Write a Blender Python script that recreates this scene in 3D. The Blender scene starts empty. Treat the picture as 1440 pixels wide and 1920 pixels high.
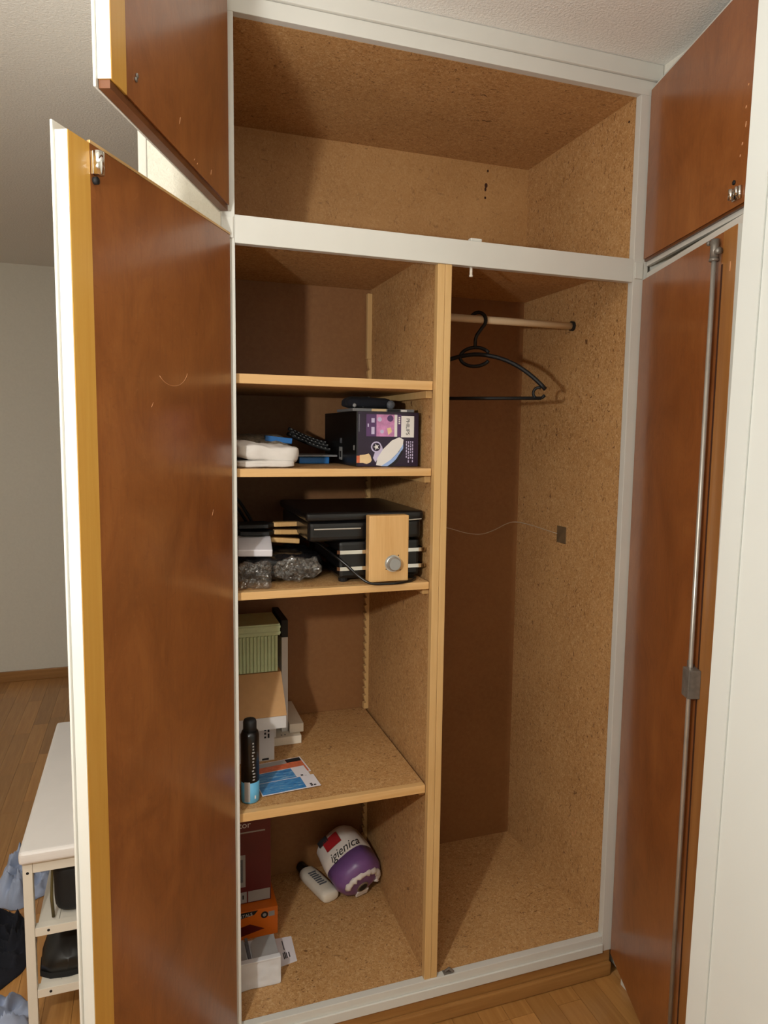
import bpy, bmesh, math, random
from mathutils import Vector, Matrix, noise

random.seed(7)
scene = bpy.context.scene
C = scene.collection

# ------------------------------------------------------------------ camera
cam_d = bpy.data.cameras.new('camera')
cam = bpy.data.objects.new('camera', cam_d)
C.objects.link(cam)
cam.location = (-0.18835, -1.60774, 1.52355)
cam.rotation_euler = (1.46683, -0.01491, -0.33940)
cam_d.sensor_fit = 'VERTICAL'
cam_d.sensor_height = 36.0
cam_d.lens = 1360.01 / 1920 * 36
cam_d.shift_x = -33.46 / 1920
cam_d.shift_y = -7.31 / 1920
cam_d.clip_start = 0.02
scene.camera = cam

# ------------------------------------------------------------------ world, key lamp, added fills, exposure
world = bpy.data.worlds.new('world')
scene.world = world
world.use_nodes = True
world.node_tree.nodes['Background'].inputs[0].default_value = (1.0, 0.93, 0.82, 1)
world.node_tree.nodes['Background'].inputs[1].default_value = 0.012

def point_light(name, loc, power, radius, col):
    l = bpy.data.lights.new(name, 'POINT')
    l.energy = power
    l.shadow_soft_size = radius
    l.color = col
    o = bpy.data.objects.new(name, l)
    o.location = loc
    C.objects.link(o)
    return o

def disk_fill(name, loc, power, size, col):
    l = bpy.data.lights.new(name, 'AREA')
    l.shape = 'DISK'
    l.size = size
    l.energy = power
    l.color = col
    o = bpy.data.objects.new(name, l)
    o.location = loc
    C.objects.link(o)
    return o

point_light('key_lamp', (-0.62, -1.27, 1.615), 46.0, 0.028, (1.0, 1.0, 0.95))
up = disk_fill('hall_fill_up', (-0.62, -1.27, 1.80), 23.0, 0.28, (1.0, 1.0, 0.97))
up.rotation_euler = (math.pi, 0, 0)      # added unseen fill, turned upward to brighten the hall ceiling
disk_fill('left_room_fill', (-1.5, 1.3, 2.43), 5.0, 0.6, (1.0, 0.98, 0.95))  # added fill to lift the dim left room, not a known lamp

vs = scene.view_settings
vs.view_transform = 'Standard'
vs.look = 'None'
vs.gamma = 1.0
vs.use_curve_mapping = False
vs.exposure = 0.0

# ------------------------------------------------------------------ materials
def srgb(r, g, b):
    f = lambda c: (c / 255 / 12.92) if c / 255 <= 0.04045 else ((c / 255 + 0.055) / 1.055) ** 2.4
    return (f(r), f(g), f(b), 1)

class NT:
    def __init__(self, name):
        self.m = bpy.data.materials.new(name)
        self.m.use_nodes = True
        self.t = self.m.node_tree
        self.b = self.t.nodes['Principled BSDF']
    def n(self, typ, **kw):
        nd = self.t.nodes.new(typ)
        for k, v in kw.items():
            setattr(nd, k, v)
        return nd
    def link(self, a, b):
        self.t.links.new(a, b)
    def coords(self, scale=(1, 1, 1), kind='Object'):
        tc = self.n('ShaderNodeTexCoord')
        mp = self.n('ShaderNodeMapping')
        mp.inputs['Scale'].default_value = scale
        self.link(tc.outputs[kind], mp.inputs['Vector'])
        return mp.outputs[0]
    def noise(self, vec, scale, detail=4, rough=0.55, dist=0.0):
        nd = self.n('ShaderNodeTexNoise')
        nd.inputs['Scale'].default_value = scale
        nd.inputs['Detail'].default_value = detail
        nd.inputs['Roughness'].default_value = rough
        nd.inputs['Distortion'].default_value = dist
        self.link(vec, nd.inputs['Vector'])
        return nd.outputs['Fac']
    def ramp(self, fac, stops, interp='LINEAR'):
        r = self.n('ShaderNodeValToRGB')
        r.color_ramp.interpolation = interp
        while len(r.color_ramp.elements) < len(stops):
            r.color_ramp.elements.new(0.5)
        for e, (p, c) in zip(r.color_ramp.elements, stops):
            e.position = p
            e.color = c if len(c) == 4 else (*c, 1)
        self.link(fac, r.inputs['Fac'])
        return r.outputs['Color']
    def mix(self, fac, a, b, mode='MIX'):
        m = self.n('ShaderNodeMix', data_type='RGBA', blend_type=mode)
        for sock, v in ((m.inputs['Factor'], fac), (m.inputs['A'], a), (m.inputs['B'], b)):
            if hasattr(v, 'node'):
                self.link(v, sock)
            else:
                sock.default_value = v
        return m.outputs['Result']
    def bump(self, h, strength, dist):
        b = self.n('ShaderNodeBump')
        b.inputs['Strength'].default_value = strength
        b.inputs['Distance'].default_value = dist
        self.link(h, b.inputs['Height'])
        self.link(b.outputs[0], self.b.inputs['Normal'])
    def base(self, v):
        if hasattr(v, 'node'):
            self.link(v, self.b.inputs['Base Color'])
        else:
            self.b.inputs['Base Color'].default_value = v
    def set(self, **kw):
        for k, v in kw.items():
            self.b.inputs[k.replace('_', ' ')].default_value = v
        return self

G0, G1 = (0, 0, 0, 1), (1, 1, 1, 1)
MAT = {}

def plain(name, rgb, rough=0.5, metal=0.0, var=0.08, vscale=25.0, bump=0.0, coat=0.0):
    t = NT(name)
    c = srgb(*rgb)
    v = t.coords()
    f = t.noise(v, vscale, 3)
    d = tuple(x * (1 - var) for x in c[:3]) + (1,)
    l = tuple(min(1, x * (1 + var)) for x in c[:3]) + (1,)
    t.base(t.ramp(f, [(0.3, d), (0.7, l)]))
    t.set(Roughness=rough, Metallic=metal, Coat_Weight=coat)
    if bump:
        t.bump(t.noise(v, vscale * 3, 3), bump, 0.002)
    MAT[name] = t.m
    return t.m

def chipboard(name='chipboard', k=1.0):
    t = NT(name)
    v = t.coords()
    big = t.noise(v, 5, 3)
    base = t.ramp(big, [(0.3, srgb(174, 128, 76)), (0.7, srgb(190, 144, 90))])
    fl = t.noise(v, 115, 5, 0.75, 1.5)
    base = t.mix(t.ramp(fl, [(0.48, G0), (0.62, (0.85 * k, 0.85 * k, 0.85 * k, 1))]), base, srgb(208, 170, 122))
    base = t.mix(t.ramp(fl, [(0.30, (0.8 * k, 0.8 * k, 0.8 * k, 1)), (0.46, G0)]), base, srgb(142, 98, 56))
    v2 = t.coords((1, 1, 0.5))
    dk = t.noise(v2, 130, 3, 0.65, 1.2)
    base = t.mix(t.ramp(dk, [(0.59, G0), (0.68, (0.85 * k, 0.85 * k, 0.85 * k, 1))]), base, srgb(104, 64, 32))
    dk2 = t.noise(t.coords((0.5, 1, 1)), 60, 3, 0.6, 1.0)
    base = t.mix(t.ramp(dk2, [(0.66, G0), (0.72, (0.8 * k, 0.8 * k, 0.8 * k, 1))]), base, srgb(92, 54, 28))
    t.base(base)
    t.set(Roughness=0.6)
    t.bump(fl, 0.3, 0.001)
    MAT[name] = t.m

def hardboard():
    t = NT('hardboard')
    v = t.coords()
    a = t.noise(v, 3, 4)
    b = t.noise(v, 90, 4, 0.7)
    base = t.ramp(a, [(0.3, srgb(128, 84, 46)), (0.7, srgb(142, 96, 54))])
    base = t.mix(t.ramp(b, [(0.35, G0), (0.75, (0.5, 0.5, 0.5, 1))]), base, srgb(156, 110, 66))
    t.base(base)
    t.set(Roughness=0.55)
    t.bump(b, 0.1, 0.001)
    MAT['hardboard'] = t.m

def veneer():
    t = NT('door_veneer')
    v = t.coords((1, 1, 0.7))
    w = t.noise(v, 6, 7, 0.68, 1.2)
    base = t.ramp(w, [(0.28, srgb(122, 68, 30)), (0.5, srgb(144, 84, 40)), (0.75, srgb(162, 100, 50))])
    v2 = t.coords((1, 1, 0.10))
    g = t.noise(v2, 140, 3, 0.6, 0.4)
    base = t.mix(t.ramp(g, [(0.50, G0), (0.75, (0.22, 0.22, 0.22, 1))]), base, srgb(92, 46, 22))
    s = t.noise(t.coords((1, 1, 0.9)), 20, 7, 0.78, 2.5)
    base = t.mix(t.ramp(s, [(0.58, G0), (0.74, (0.42, 0.42, 0.42, 1))]), base, srgb(176, 114, 68))
    s2 = t.noise(t.coords((0.6, 0.6, 1.6)), 42, 5, 0.7, 1.5)
    base = t.mix(t.ramp(s2, [(0.60, G0), (0.75, (0.3, 0.3, 0.3, 1))]), base, srgb(86, 42, 20))
    t.base(base)
    t.set(Roughness=0.34, Coat_Weight=0.5, Coat_Roughness=0.16)
    t.bump(t.noise(v, 26, 5, 0.6, 1.0), 0.12, 0.003)
    MAT['door_veneer'] = t.m

def wood(name, a, b, scale=(1, 1, 0.05), rough=0.4, freq=70, coat=0.0, rand=0.0, dark=None):
    t = NT(name)
    v = t.coords(scale)
    g = t.noise(v, freq, 4, 0.6, 0.6)
    base = t.ramp(g, [(0.3, srgb(*a)), (0.7, srgb(*b))])
    big = t.noise(v, freq * 0.15, 2)
    base = t.mix(t.ramp(big, [(0.35, G0), (0.7, (0.4, 0.4, 0.4, 1))]), base, srgb(*(dark or a)))
    if rand:
        oi = t.n('ShaderNodeObjectInfo')
        rr = t.ramp(oi.outputs['Random'], [(0, (1 - rand,) * 3), (1, (1 + rand * 0.6,) * 3)])
        base = t.mix(1.0, base, rr, 'MULTIPLY')
    t.base(base)
    t.set(Roughness=rough, Coat_Weight=coat, Coat_Roughness=0.2)
    t.bump(g, 0.08, 0.001)
    MAT[name] = t.m

def plaster(name, rgb, sc, strength, dist=0.004):
    t = NT(name)
    v = t.coords()
    f = t.noise(v, sc, 5, 0.6, 0.3)
    c = srgb(*rgb)
    t.base(t.ramp(f, [(0.3, tuple(x * 0.95 for x in c[:3])), (0.7, c[:3])]))
    t.set(Roughness=0.85)
    t.bump(f, strength, dist)
    MAT[name] = t.m

chipboard(); chipboard('fine_board', 0.45); hardboard(); veneer()
wood('edge_pine', (206, 166, 108), (220, 184, 128), rough=0.42, freq=60, dark=(194, 148, 90))
wood('shelf_edge', (208, 164, 106), (224, 186, 132), scale=(0.05, 1, 1), rough=0.45, freq=90, dark=(194, 142, 78))
wood('door_edge', (204, 152, 66), (216, 168, 84), rough=0.3, freq=50, coat=0.3, dark=(192, 132, 44))
wood('edge_brown', (150, 98, 48), (172, 118, 62), rough=0.35, freq=50, coat=0.2, dark=(134, 84, 38))
wood('rail_brown', (88, 48, 22), (116, 68, 34), scale=(0.3, 0.3, 1), rough=0.35, freq=60)
wood('plinth_wood', (150, 104, 54), (176, 128, 72), scale=(0.05, 1, 1), rough=0.4, freq=60, dark=(132, 88, 42))
wood('parquet', (172, 118, 60), (196, 144, 82), scale=(1, 0.06, 1), rough=0.32, freq=80, coat=0.3, rand=0.22, dark=(150, 98, 46))
wood('bamboo', (206, 160, 98), (222, 180, 122), rough=0.45, freq=110, dark=(196, 148, 88))
wood('rod_wood', (222, 196, 158), (236, 214, 180), scale=(0.05, 1, 1), rough=0.45, freq=60)
plaster('wall_paint', (226, 222, 210), 90, 0.25)
plaster('wall_texture', (232, 226, 210), 130, 0.7, 0.004)
plaster('ceiling_paint', (242, 240, 234), 150, 0.7, 0.004)
plain('white_paint', (210, 208, 200), 0.35, var=0.02, vscale=8, coat=0.15)
plain('smooth_white', (216, 219, 215), 0.4, var=0.015, vscale=4)
plain('steel', (188, 184, 176), 0.3, 0.6, var=0.1)
plain('dark_steel', (128, 122, 114), 0.42, 0.45, var=0.2, vscale=60)
plain('chrome', (225, 222, 215), 0.12, 1.0, var=0.03)
plain('brass_dark', (120, 100, 74), 0.45, 0.3, var=0.25)
plain('wire_grey', (196, 184, 166), 0.4, 0.2, var=0.05)
plain('black_plastic', (14, 13, 14), 0.3, var=0.1)
plain('black_film', (24, 23, 24), 0.22, var=0.2, vscale=60, bump=0.6)
plain('black_matte', (18, 17, 18), 0.7, var=0.15)
plain('hanger_black', (9, 8, 9), 0.6, var=0.1)
plain('white_fabric', (210, 203, 196), 0.9, var=0.04, vscale=30, bump=0.3)
plain('vinyl_white', (226, 220, 216), 0.4, var=0.02, vscale=10)
plain('bench_white', (222, 214, 200), 0.42, var=0.02, vscale=10)
plain('shirt_blue', (158, 168, 192), 0.9, var=0.12, vscale=14, bump=0.3)
plain('navy_fabric', (22, 23, 32), 0.95, var=0.2, vscale=30)
plain('leather_black', (20, 18, 16), 0.4, var=0.2, vscale=40)
plain('olive', (92, 80, 44), 0.6)
plain('green_paint', (188, 202, 160), 0.55, var=0.08, vscale=40)
plain('kraft', (190, 146, 98), 0.75, var=0.05, vscale=40)
plain('box_white', (206, 202, 200), 0.5, var=0.03)
plain('box_cream', (222, 212, 196), 0.55, var=0.03)
plain('maroon', (96, 20, 22), 0.45, var=0.08)
plain('orange', (222, 112, 22), 0.45, var=0.06)
plain('silver_grey', (160, 158, 156), 0.4, var=0.05)
plain('foil_white', (214, 214, 216), 0.3, var=0.06, vscale=18)
plain('paper_white', (224, 218, 222), 0.7, var=0.02)
plain('ink_black', (22, 22, 26), 0.6, var=0.05)
plain('ink_grey', (96, 98, 104), 0.6, var=0.3, vscale=300)
plain('ink_white', (226, 222, 218), 0.6, var=0.02)
plain('purple_dark', (38, 24, 48), 0.35, var=0.15)
plain('purple_mid', (84, 54, 100), 0.4, var=0.15)
plain('pink_print', (196, 132, 178), 0.4, var=0.25, vscale=60)
plain('lilac', (196, 186, 216), 0.4, var=0.06)
plain('iron_blue', (150, 178, 226), 0.4, var=0.1)
plain('skin_print', (226, 196, 150), 0.5, var=0.1)
plain('blue_print', (36, 118, 186), 0.4, var=0.2, vscale=60)
plain('blue_box', (30, 104, 172), 0.4, var=0.1)
plain('grey_plate', (122, 122, 124), 0.4, var=0.1)
plain('grey_cloth', (124, 112, 96), 0.95, var=0.5, vscale=120, bump=0.4)
plain('light_blue', (96, 168, 206), 0.3, var=0.08)
plain('purple_wrap', (122, 84, 140), 0.35, var=0.12)
plain('tissue_white', (222, 212, 204), 0.5, var=0.05, vscale=30)
plain('red_print', (150, 24, 30), 0.4, var=0.15)
plain('orange_print', (206, 106, 70), 0.5, var=0.2, vscale=80)
plain('cardboard_core', (128, 108, 88), 0.8)
plain('knob_grey', (166, 166, 164), 0.35, 0.6, var=0.05)
plain('stain_dark', (58, 26, 10), 0.7, var=0.2)
plain('scuff_pale', (206, 150, 106), 0.6, var=0.1)

def photo_card():
    t = NT('photo_card')
    oi = t.n('ShaderNodeObjectInfo')
    tc = t.n('ShaderNodeTexCoord')
    mp = t.n('ShaderNodeMapping')
    mp.inputs['Scale'].default_value = (6, 40, 1)
    t.link(tc.outputs['Object'], mp.inputs['Vector'])
    ad = t.n('ShaderNodeVectorMath', operation='ADD')
    ml = t.n('ShaderNodeMath', operation='MULTIPLY')
    ml.inputs[1].default_value = 37.0
    t.link(oi.outputs['Random'], ml.inputs[0])
    t.link(mp.outputs[0], ad.inputs[0]); t.link(ml.outputs[0], ad.inputs[1])
    v = ad.outputs[0]
    f = t.noise(v, 6, 4, 0.6, 1.0)
    t.base(t.ramp(f, [(0.30, srgb(20, 70, 120)), (0.45, srgb(44, 126, 196)), (0.60, srgb(96, 160, 204)), (0.72, srgb(196, 204, 210))]))
    t.set(Roughness=0.3)
    MAT['photo_card'] = t.m
photo_card()

def clear_film():
    t = NT('clear_film')
    tr = t.n('ShaderNodeBsdfTransparent')
    tr.inputs[0].default_value = (0.82, 0.8, 0.78, 1)
    gl = t.n('ShaderNodeBsdfGlossy')
    gl.inputs['Roughness'].default_value = 0.18
    gl.inputs['Color'].default_value = (0.9, 0.88, 0.85, 1)
    df = t.n('ShaderNodeBsdfDiffuse')
    df.inputs['Color'].default_value = (0.7, 0.66, 0.6, 1)
    v = t.coords()
    f = t.noise(v, 70, 5, 0.7, 2.0)
    m1 = t.n('ShaderNodeMixShader')
    m1.inputs[0].default_value = 0.45
    t.link(gl.outputs[0], m1.inputs[1]); t.link(df.outputs[0], m1.inputs[2])
    m2 = t.n('ShaderNodeMixShader')
    t.link(t.ramp(f, [(0.42, (0.05,) * 3), (0.60, (0.16,) * 3), (0.68, (0.60,) * 3)]), m2.inputs[0])
    t.link(tr.outputs[0], m2.inputs[1]); t.link(m1.outputs[0], m2.inputs[2])
    t.link(m2.outputs[0], t.t.nodes['Material Output'].inputs['Surface'])
    MAT['clear_film'] = t.m
clear_film()

# ------------------------------------------------------------------ helpers
def box(bm, x0, x1, y0, y1, z0, z1, M=None):
    vs_ = [bm.verts.new(v) for v in ((x0, y0, z0), (x1, y0, z0), (x1, y1, z0), (x0, y1, z0),
                                     (x0, y0, z1), (x1, y0, z1), (x1, y1, z1), (x0, y1, z1))]
    fs = [bm.faces.new([vs_[i] for i in f]) for f in
          ((3, 2, 1, 0), (4, 5, 6, 7), (0, 1, 5, 4), (1, 2, 6, 5), (2, 3, 7, 6), (3, 0, 4, 7))]
    if M is not None:
        bmesh.ops.transform(bm, matrix=M, verts=vs_)
    return vs_, fs

def bbox(x0, x1, y0, y1, z0, z1, bev=0.0, seg=2, M=None):
    bm = bmesh.new()
    box(bm, x0, x1, y0, y1, z0, z1)
    if bev:
        bmesh.ops.bevel(bm, geom=bm.edges[:], offset=bev, segments=seg, affect='EDGES', profile=0.6)
    if M is not None:
        bmesh.ops.transform(bm, matrix=M, verts=bm.verts)
    return bm

def prism(bm, poly, axis, a, b):
    """extrude a 2D polygon along axis ('x','y','z') from a to b"""
    def P(u, v, w):
        return {'x': (w, u, v), 'y': (u, w, v), 'z': (u, v, w)}[axis]
    A = [bm.verts.new(P(u, v, a)) for u, v in poly]
    B = [bm.verts.new(P(u, v, b)) for u, v in poly]
    n = len(poly)
    bm.faces.new(A[::-1]); bm.faces.new(B)
    for i in range(n):
        j = (i + 1) % n
        bm.faces.new((A[i], A[j], B[j], B[i]))
    bmesh.ops.recalc_face_normals(bm, faces=bm.faces)

def tube(bm, pts, r, seg=10, caps=True):
    pts = [Vector(p) for p in pts]
    rings = []
    n = len(pts)
    prev = None
    for i, p in enumerate(pts):
        t = (pts[min(i + 1, n - 1)] - pts[max(i - 1, 0)]).normalized()
        if prev is None:
            a = Vector((0, 0, 1)) if abs(t.z) < 0.9 else Vector((1, 0, 0))
            u = t.cross(a).normalized()
        else:
            u = (prev - t * prev.dot(t)).normalized()
        prev = u
        w = t.cross(u)
        rr = r[i] if isinstance(r, (list, tuple)) else r
        rings.append([bm.verts.new(p + (u * math.cos(k * 2 * math.pi / seg) + w * math.sin(k * 2 * math.pi / seg)) * rr) for k in range(seg)])
    for i in range(n - 1):
        for k in range(seg):
            bm.faces.new((rings[i][k], rings[i][(k + 1) % seg], rings[i + 1][(k + 1) % seg], rings[i + 1][k]))
    if caps:
        bm.faces.new(rings[0][::-1]); bm.faces.new(rings[-1])
    bmesh.ops.recalc_face_normals(bm, faces=bm.faces)

def lathe(bm, prof, c=(0, 0, 0), seg=24, M=None):
    rings = []
    made = []
    for r, z in prof:
        ring = [bm.verts.new((c[0] + r * math.cos(k * 2 * math.pi / seg), c[1] + r * math.sin(k * 2 * math.pi / seg), c[2] + z)) for k in range(seg)]
        rings.append(ring); made += ring
    for i in range(len(rings) - 1):
        for k in range(seg):
            bm.faces.new((rings[i][k], rings[i][(k + 1) % seg], rings[i + 1][(k + 1) % seg], rings[i + 1][k]))
    bm.faces.new(rings[0][::-1]); bm.faces.new(rings[-1])
    if M is not None:
        bmesh.ops.transform(bm, matrix=M, verts=made)
    bmesh.ops.recalc_face_normals(bm, faces=bm.faces)

def soft(cx, cy, cz, dx, dy, dz, n=5, cuts=14, amp=0.004, freq=18, seed=0, flat_bottom=True, M=None, stretch=(1, 1, 1)):
    """rounded cushion-like solid with soft folds; dims are full sizes, cz is the bottom"""
    bm = bmesh.new()
    bmesh.ops.create_cube(bm, size=2.0)
    bmesh.ops.subdivide_edges(bm, edges=bm.edges[:], cuts=cuts, use_grid_fill=True)
    for v in bm.verts:
        p = v.co
        l = (abs(p.x) ** n + abs(p.y) ** n + abs(p.z) ** n) ** (1 / n)
        q = p / l
        w = Vector((q.x * dx / 2, q.y * dy / 2, q.z * dz / 2))
        s = Vector((w.x * freq * stretch[0] + seed * 7.1, w.y * freq * stretch[1] + seed * 3.3, w.z * freq * stretch[2]))
        d = noise.noise(s) * 0.7 + noise.noise(s * 2.3) * 0.3
        nn = Vector((q.x / max(dx, 1e-4), q.y / max(dy, 1e-4), q.z / max(dz, 1e-4))).normalized()
        w += nn * d * amp
        if flat_bottom and w.z < -dz / 2:
            w.z = -dz / 2
        v.co = w + Vector((0, 0, dz / 2))
    T = Matrix.Translation((cx, cy, cz))
    bmesh.ops.transform(bm, matrix=(T @ M if M is not None else T), verts=bm.verts)
    return bm

def smooth(bm):
    for f in bm.faces:
        f.smooth = True
    return bm

WORLD = {}
def mk(name, bm, mat, parent=None, center=True):
    """one mesh object; geometry given in world coordinates, origin moved to its bounding-box centre"""
    me = bpy.data.meshes.new(name)
    c = Vector((0, 0, 0))
    if center and len(bm.verts):
        xs = [v.co.x for v in bm.verts]; ys = [v.co.y for v in bm.verts]; zs = [v.co.z for v in bm.verts]
        c = Vector(((min(xs) + max(xs)) / 2, (min(ys) + max(ys)) / 2, (min(zs) + max(zs)) / 2))
        if parent is None:
            c.z = min(zs)
        for v in bm.verts:
            v.co -= c
    bm.to_mesh(me)
    bm.free()
    o = bpy.data.objects.new(name, me)
    C.objects.link(o)
    if mat:
        me.materials.append(MAT[mat])
    WORLD[o.name] = c
    if parent is not None:
        o.parent = parent
        o.location = c - WORLD[parent.name]
    else:
        o.location = c
    return o

def root(name, loc, label, cat, group=None):
    o = bpy.data.objects.new(name, None)
    o.empty_display_size = 0.05
    C.objects.link(o)
    o.location = loc
    WORLD[o.name] = Vector(loc)
    return tag(o, label, cat, group)

def tag(o, label, cat, group=None, kind=None):
    o['label'] = label
    o['category'] = cat
    if group: o['group'] = group
    if kind: o['kind'] = kind
    return o

def struct(name, bm, mat, label=None):
    o = mk(name, bm, mat)
    o['kind'] = 'structure'
    if label: o['label'] = label
    return o

def B(*a, bev=0.0, seg=2):
    return bbox(*a, bev=bev, seg=seg)

def frame_matrix(origin, u, v, w):
    """local (x,y,z) -> origin + x*u + y*v + z*w"""
    M = Matrix.Identity(4)
    for i, a in enumerate((u, v, w)):
        for k in range(3):
            M[k][i] = a[k]
    for k in range(3):
        M[k][3] = origin[k]
    return M

def plate(name, parent, M, x0, x1, y0, y1, mat, t=0.0004, z=0.0):
    """thin printed patch in a local frame (x right, y up, z out of the surface)"""
    bm = bmesh.new()
    box(bm, x0, x1, y0, y1, z, z + t, M)
    bmesh.ops.recalc_face_normals(bm, faces=bm.faces)
    return mk(name, bm, mat, parent)

def poly_plate(name, parent, M, pts, mat, t=0.0005, z=0.0):
    bm = bmesh.new()
    prism(bm, pts, 'z', z, z + t)
    bmesh.ops.transform(bm, matrix=M, verts=bm.verts)
    bmesh.ops.recalc_face_normals(bm, faces=bm.faces)
    return mk(name, bm, mat, parent)

def text(name, s, size, M, mat, parent, shear=0.0, t=0.0004):
    cu = bpy.data.curves.new('lettering_curve', 'FONT')
    cu.body = s
    cu.size = size
    cu.shear = shear
    cu.extrude = t / 2
    cu.align_x = 'CENTER'; cu.align_y = 'CENTER'
    o = bpy.data.objects.new('lettering_tmp', cu)
    C.objects.link(o)
    dg = bpy.context.evaluated_depsgraph_get()
    me = bpy.data.meshes.new_from_object(o.evaluated_get(dg))
    bm = bmesh.new()
    bm.from_mesh(me)
    bpy.data.objects.remove(o)
    bpy.data.curves.remove(cu)
    bpy.data.meshes.remove(me)
    bmesh.ops.transform(bm, matrix=M, verts=bm.verts)
    return mk(name, bm, mat, parent)

# ------------------------------------------------------------------ dimensions (metres; y = 0 is the wardrobe front)
W, D = 1.002, 0.570
ZB, ZM0, ZM1, ZT, CEIL = 0.117, 1.916, 1.974, 2.374, 2.450
ZC = 1.954                      # underside of the shelf above the lower compartments
XD0, XD1 = 0.4644, 0.4997       # divider lipping
XB = 0.4723                     # left face of divider board
YFAR = 3.16
XL = -0.189                     # end of the wall stub left of the wardrobe

# ------------------------------------------------------------------ setting
PX0, PX1, PY0, PY1 = -1.22, 1.03, -0.70, 3.15
bm = bmesh.new()
box(bm, -2.4, 1.3, -3.2, YFAR + 0.1, -0.12, -0.012)
floor = struct('floor', bm, 'parquet', 'brown wooden strip parquet floor')
# parquet strips that can be told apart, each an object of its own under the floor
SW = 0.072
strip_mesh = {}
def strip(x0, x1, y0, y1):
    key = (round(x1 - x0, 4), round(y1 - y0, 4))
    if key not in strip_mesh:
        b = bbox(-key[0] / 2 + 0.0004, key[0] / 2 - 0.0004, -key[1] / 2 + 0.0004, key[1] / 2 - 0.0004, -0.012, 0.0)
        me = bpy.data.meshes.new('parquet_strip'); b.to_mesh(me); b.free()
        me.materials.append(MAT['parquet'])
        strip_mesh[key] = me
    o = bpy.data.objects.new('parquet_strip', strip_mesh[key])
    C.objects.link(o)
    o.parent = floor
    o.location = Vector(((x0 + x1) / 2, (y0 + y1) / 2, 0)) - WORLD['floor']
rs = random.Random(3)
ncol = 0
def column(x0, x1, ya, yb, ln):
    y = ya - rs.choice([0.0, 0.14, 0.28, 0.36])
    while y < yb:
        a, b = max(y, ya), min(y + ln, yb)
        if b - a > 0.03:
            strip(x0, x1, round(a, 3), round(b, 3))
        y += ln
xs = -1.19
while xs < -0.20:
    column(xs, xs + SW, 0.0, 3.155, 0.46); xs += SW
xs = -1.19
while xs < 1.0:
    column(xs, xs + SW, -0.62, 0.0, 0.46); xs += SW
bm = bmesh.new()                # the rest of the floor, level with the strips
box(bm, -2.4, -1.1905, -3.2, YFAR, -0.012, 0.0)
box(bm, -1.19, 1.3, -3.2, -0.6205, -0.012, 0.0)
box(bm, xs, 1.3, -0.62, 0.0, -0.012, 0.0)
rest = mk('parquet_field', bm, 'parquet', floor)
rest['kind'] = 'stuff'

bm = bmesh.new(); box(bm, -2.5, 1.4, -3.3, YFAR + 0.1, CEIL, CEIL + 0.1)
struct('ceiling', bm, 'ceiling_paint', 'white rough plastered ceiling')
bm = bmesh.new(); box(bm, -2.5, 1.3, YFAR, YFAR + 0.1, 0, CEIL)
struct('wall_back', bm, 'wall_paint', 'plain off-white wall at the far end of the room')
struct('baseboard_back', B(-2.4, 0.9, YFAR - 0.016, YFAR - 0.0005, 0.0, 0.062, bev=0.003), 'plinth_wood', 'low wooden skirting along the far wall')
bm = bmesh.new(); box(bm, -2.5, -2.4, -3.2, YFAR, 0, CEIL)
struct('wall_left', bm, 'wall_paint')
bm = bmesh.new(); box(bm, -2.5, 1.3, -3.3, -3.2, 0, CEIL)
struct('wall_front', bm, 'wall_paint')
# wall stub to the left of the wardrobe, running back along its side
bm = bmesh.new()
box(bm, XL + 0.017, -0.0285, 0.002, 0.64, 0, CEIL)
struct('wall_stub', bm, 'wall_texture', 'short piece of rough white plaster wall left of the wardrobe')
struct('trim_1', B(XL, XL + 0.0165, 0.0, 0.64, 0, CEIL, bev=0.003), 'wall_paint', 'smooth white corner strip on the plaster wall stub')
bm = bmesh.new(); box(bm, -0.0285, 1.3, 0.62, 0.64, 0, CEIL)
struct('wall_behind', bm, 'wall_paint')
bm = bmesh.new(); box(bm, 1.062, 1.3, -0.64, 0.62, 0, CEIL)
struct('wall_side', bm, 'wall_paint')
struct('baseboard_side', B(1.032, 1.061, -0.60, -0.05, 0.0005, 0.055, bev=0.003), 'smooth_white', 'white skirting glimpsed below the right door')
# near wall on the right, whose end hides the edges of the right doors
kx0, ky0, kx1, ky1 = 0.6935, 0.7205, 0.6805, 0.7325
T = 1.35
def near_corner(z, dx=0.0, dy=0.0):
    a = 1 - (z + 0.0) / CEIL
    ux, uy = kx0 + (kx1 - kx0) * a, ky0 + (ky1 - ky0) * a
    return (cam.location.x + T * ux + dx, cam.location.y + T * uy + dy, z)
bm = bmesh.new()
lo = [near_corner(0.0005, 0.003, -0.045), (1.3, -0.66, 0.0005), (1.3, -3.2, 0.0005), (0.80, -3.2, 0.0005)]
hi = [(p[0] + (near_corner(CEIL)[0] - near_corner(0)[0]) * (1 if i == 0 else 0), p[1] + (near_corner(CEIL)[1] - near_corner(0)[1]) * (1 if i == 0 else 0), CEIL) for i, p in enumerate(lo)]
A = [bm.verts.new(p) for p in lo]; Bv = [bm.verts.new(p) for p in hi]
bm.faces.new(A); bm.faces.new(Bv[::-1])
for i in range(4):
    j = (i + 1) % 4
    bm.faces.new((A[i], A[j], Bv[j], Bv[i]))
bmesh.ops.recalc_face_normals(bm, faces=bm.faces)
struct('wall_right', bm, 'smooth_white', 'smooth white wall close by on the right')
bm = bmesh.new()
lo = [near_corner(0.0005), near_corner(0.0005, 0.10, 0.0), near_corner(0.0005, 0.10, -0.044), near_corner(0.0005, 0.0, -0.044)]
hi = [near_corner(CEIL), near_corner(CEIL, 0.10, 0.0), near_corner(CEIL, 0.10, -0.044), near_corner(CEIL, 0.0, -0.044)]
A = [bm.verts.new(p) for p in lo]; Bv = [bm.verts.new(p) for p in hi]
bm.faces.new(A); bm.faces.new(Bv[::-1])
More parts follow.
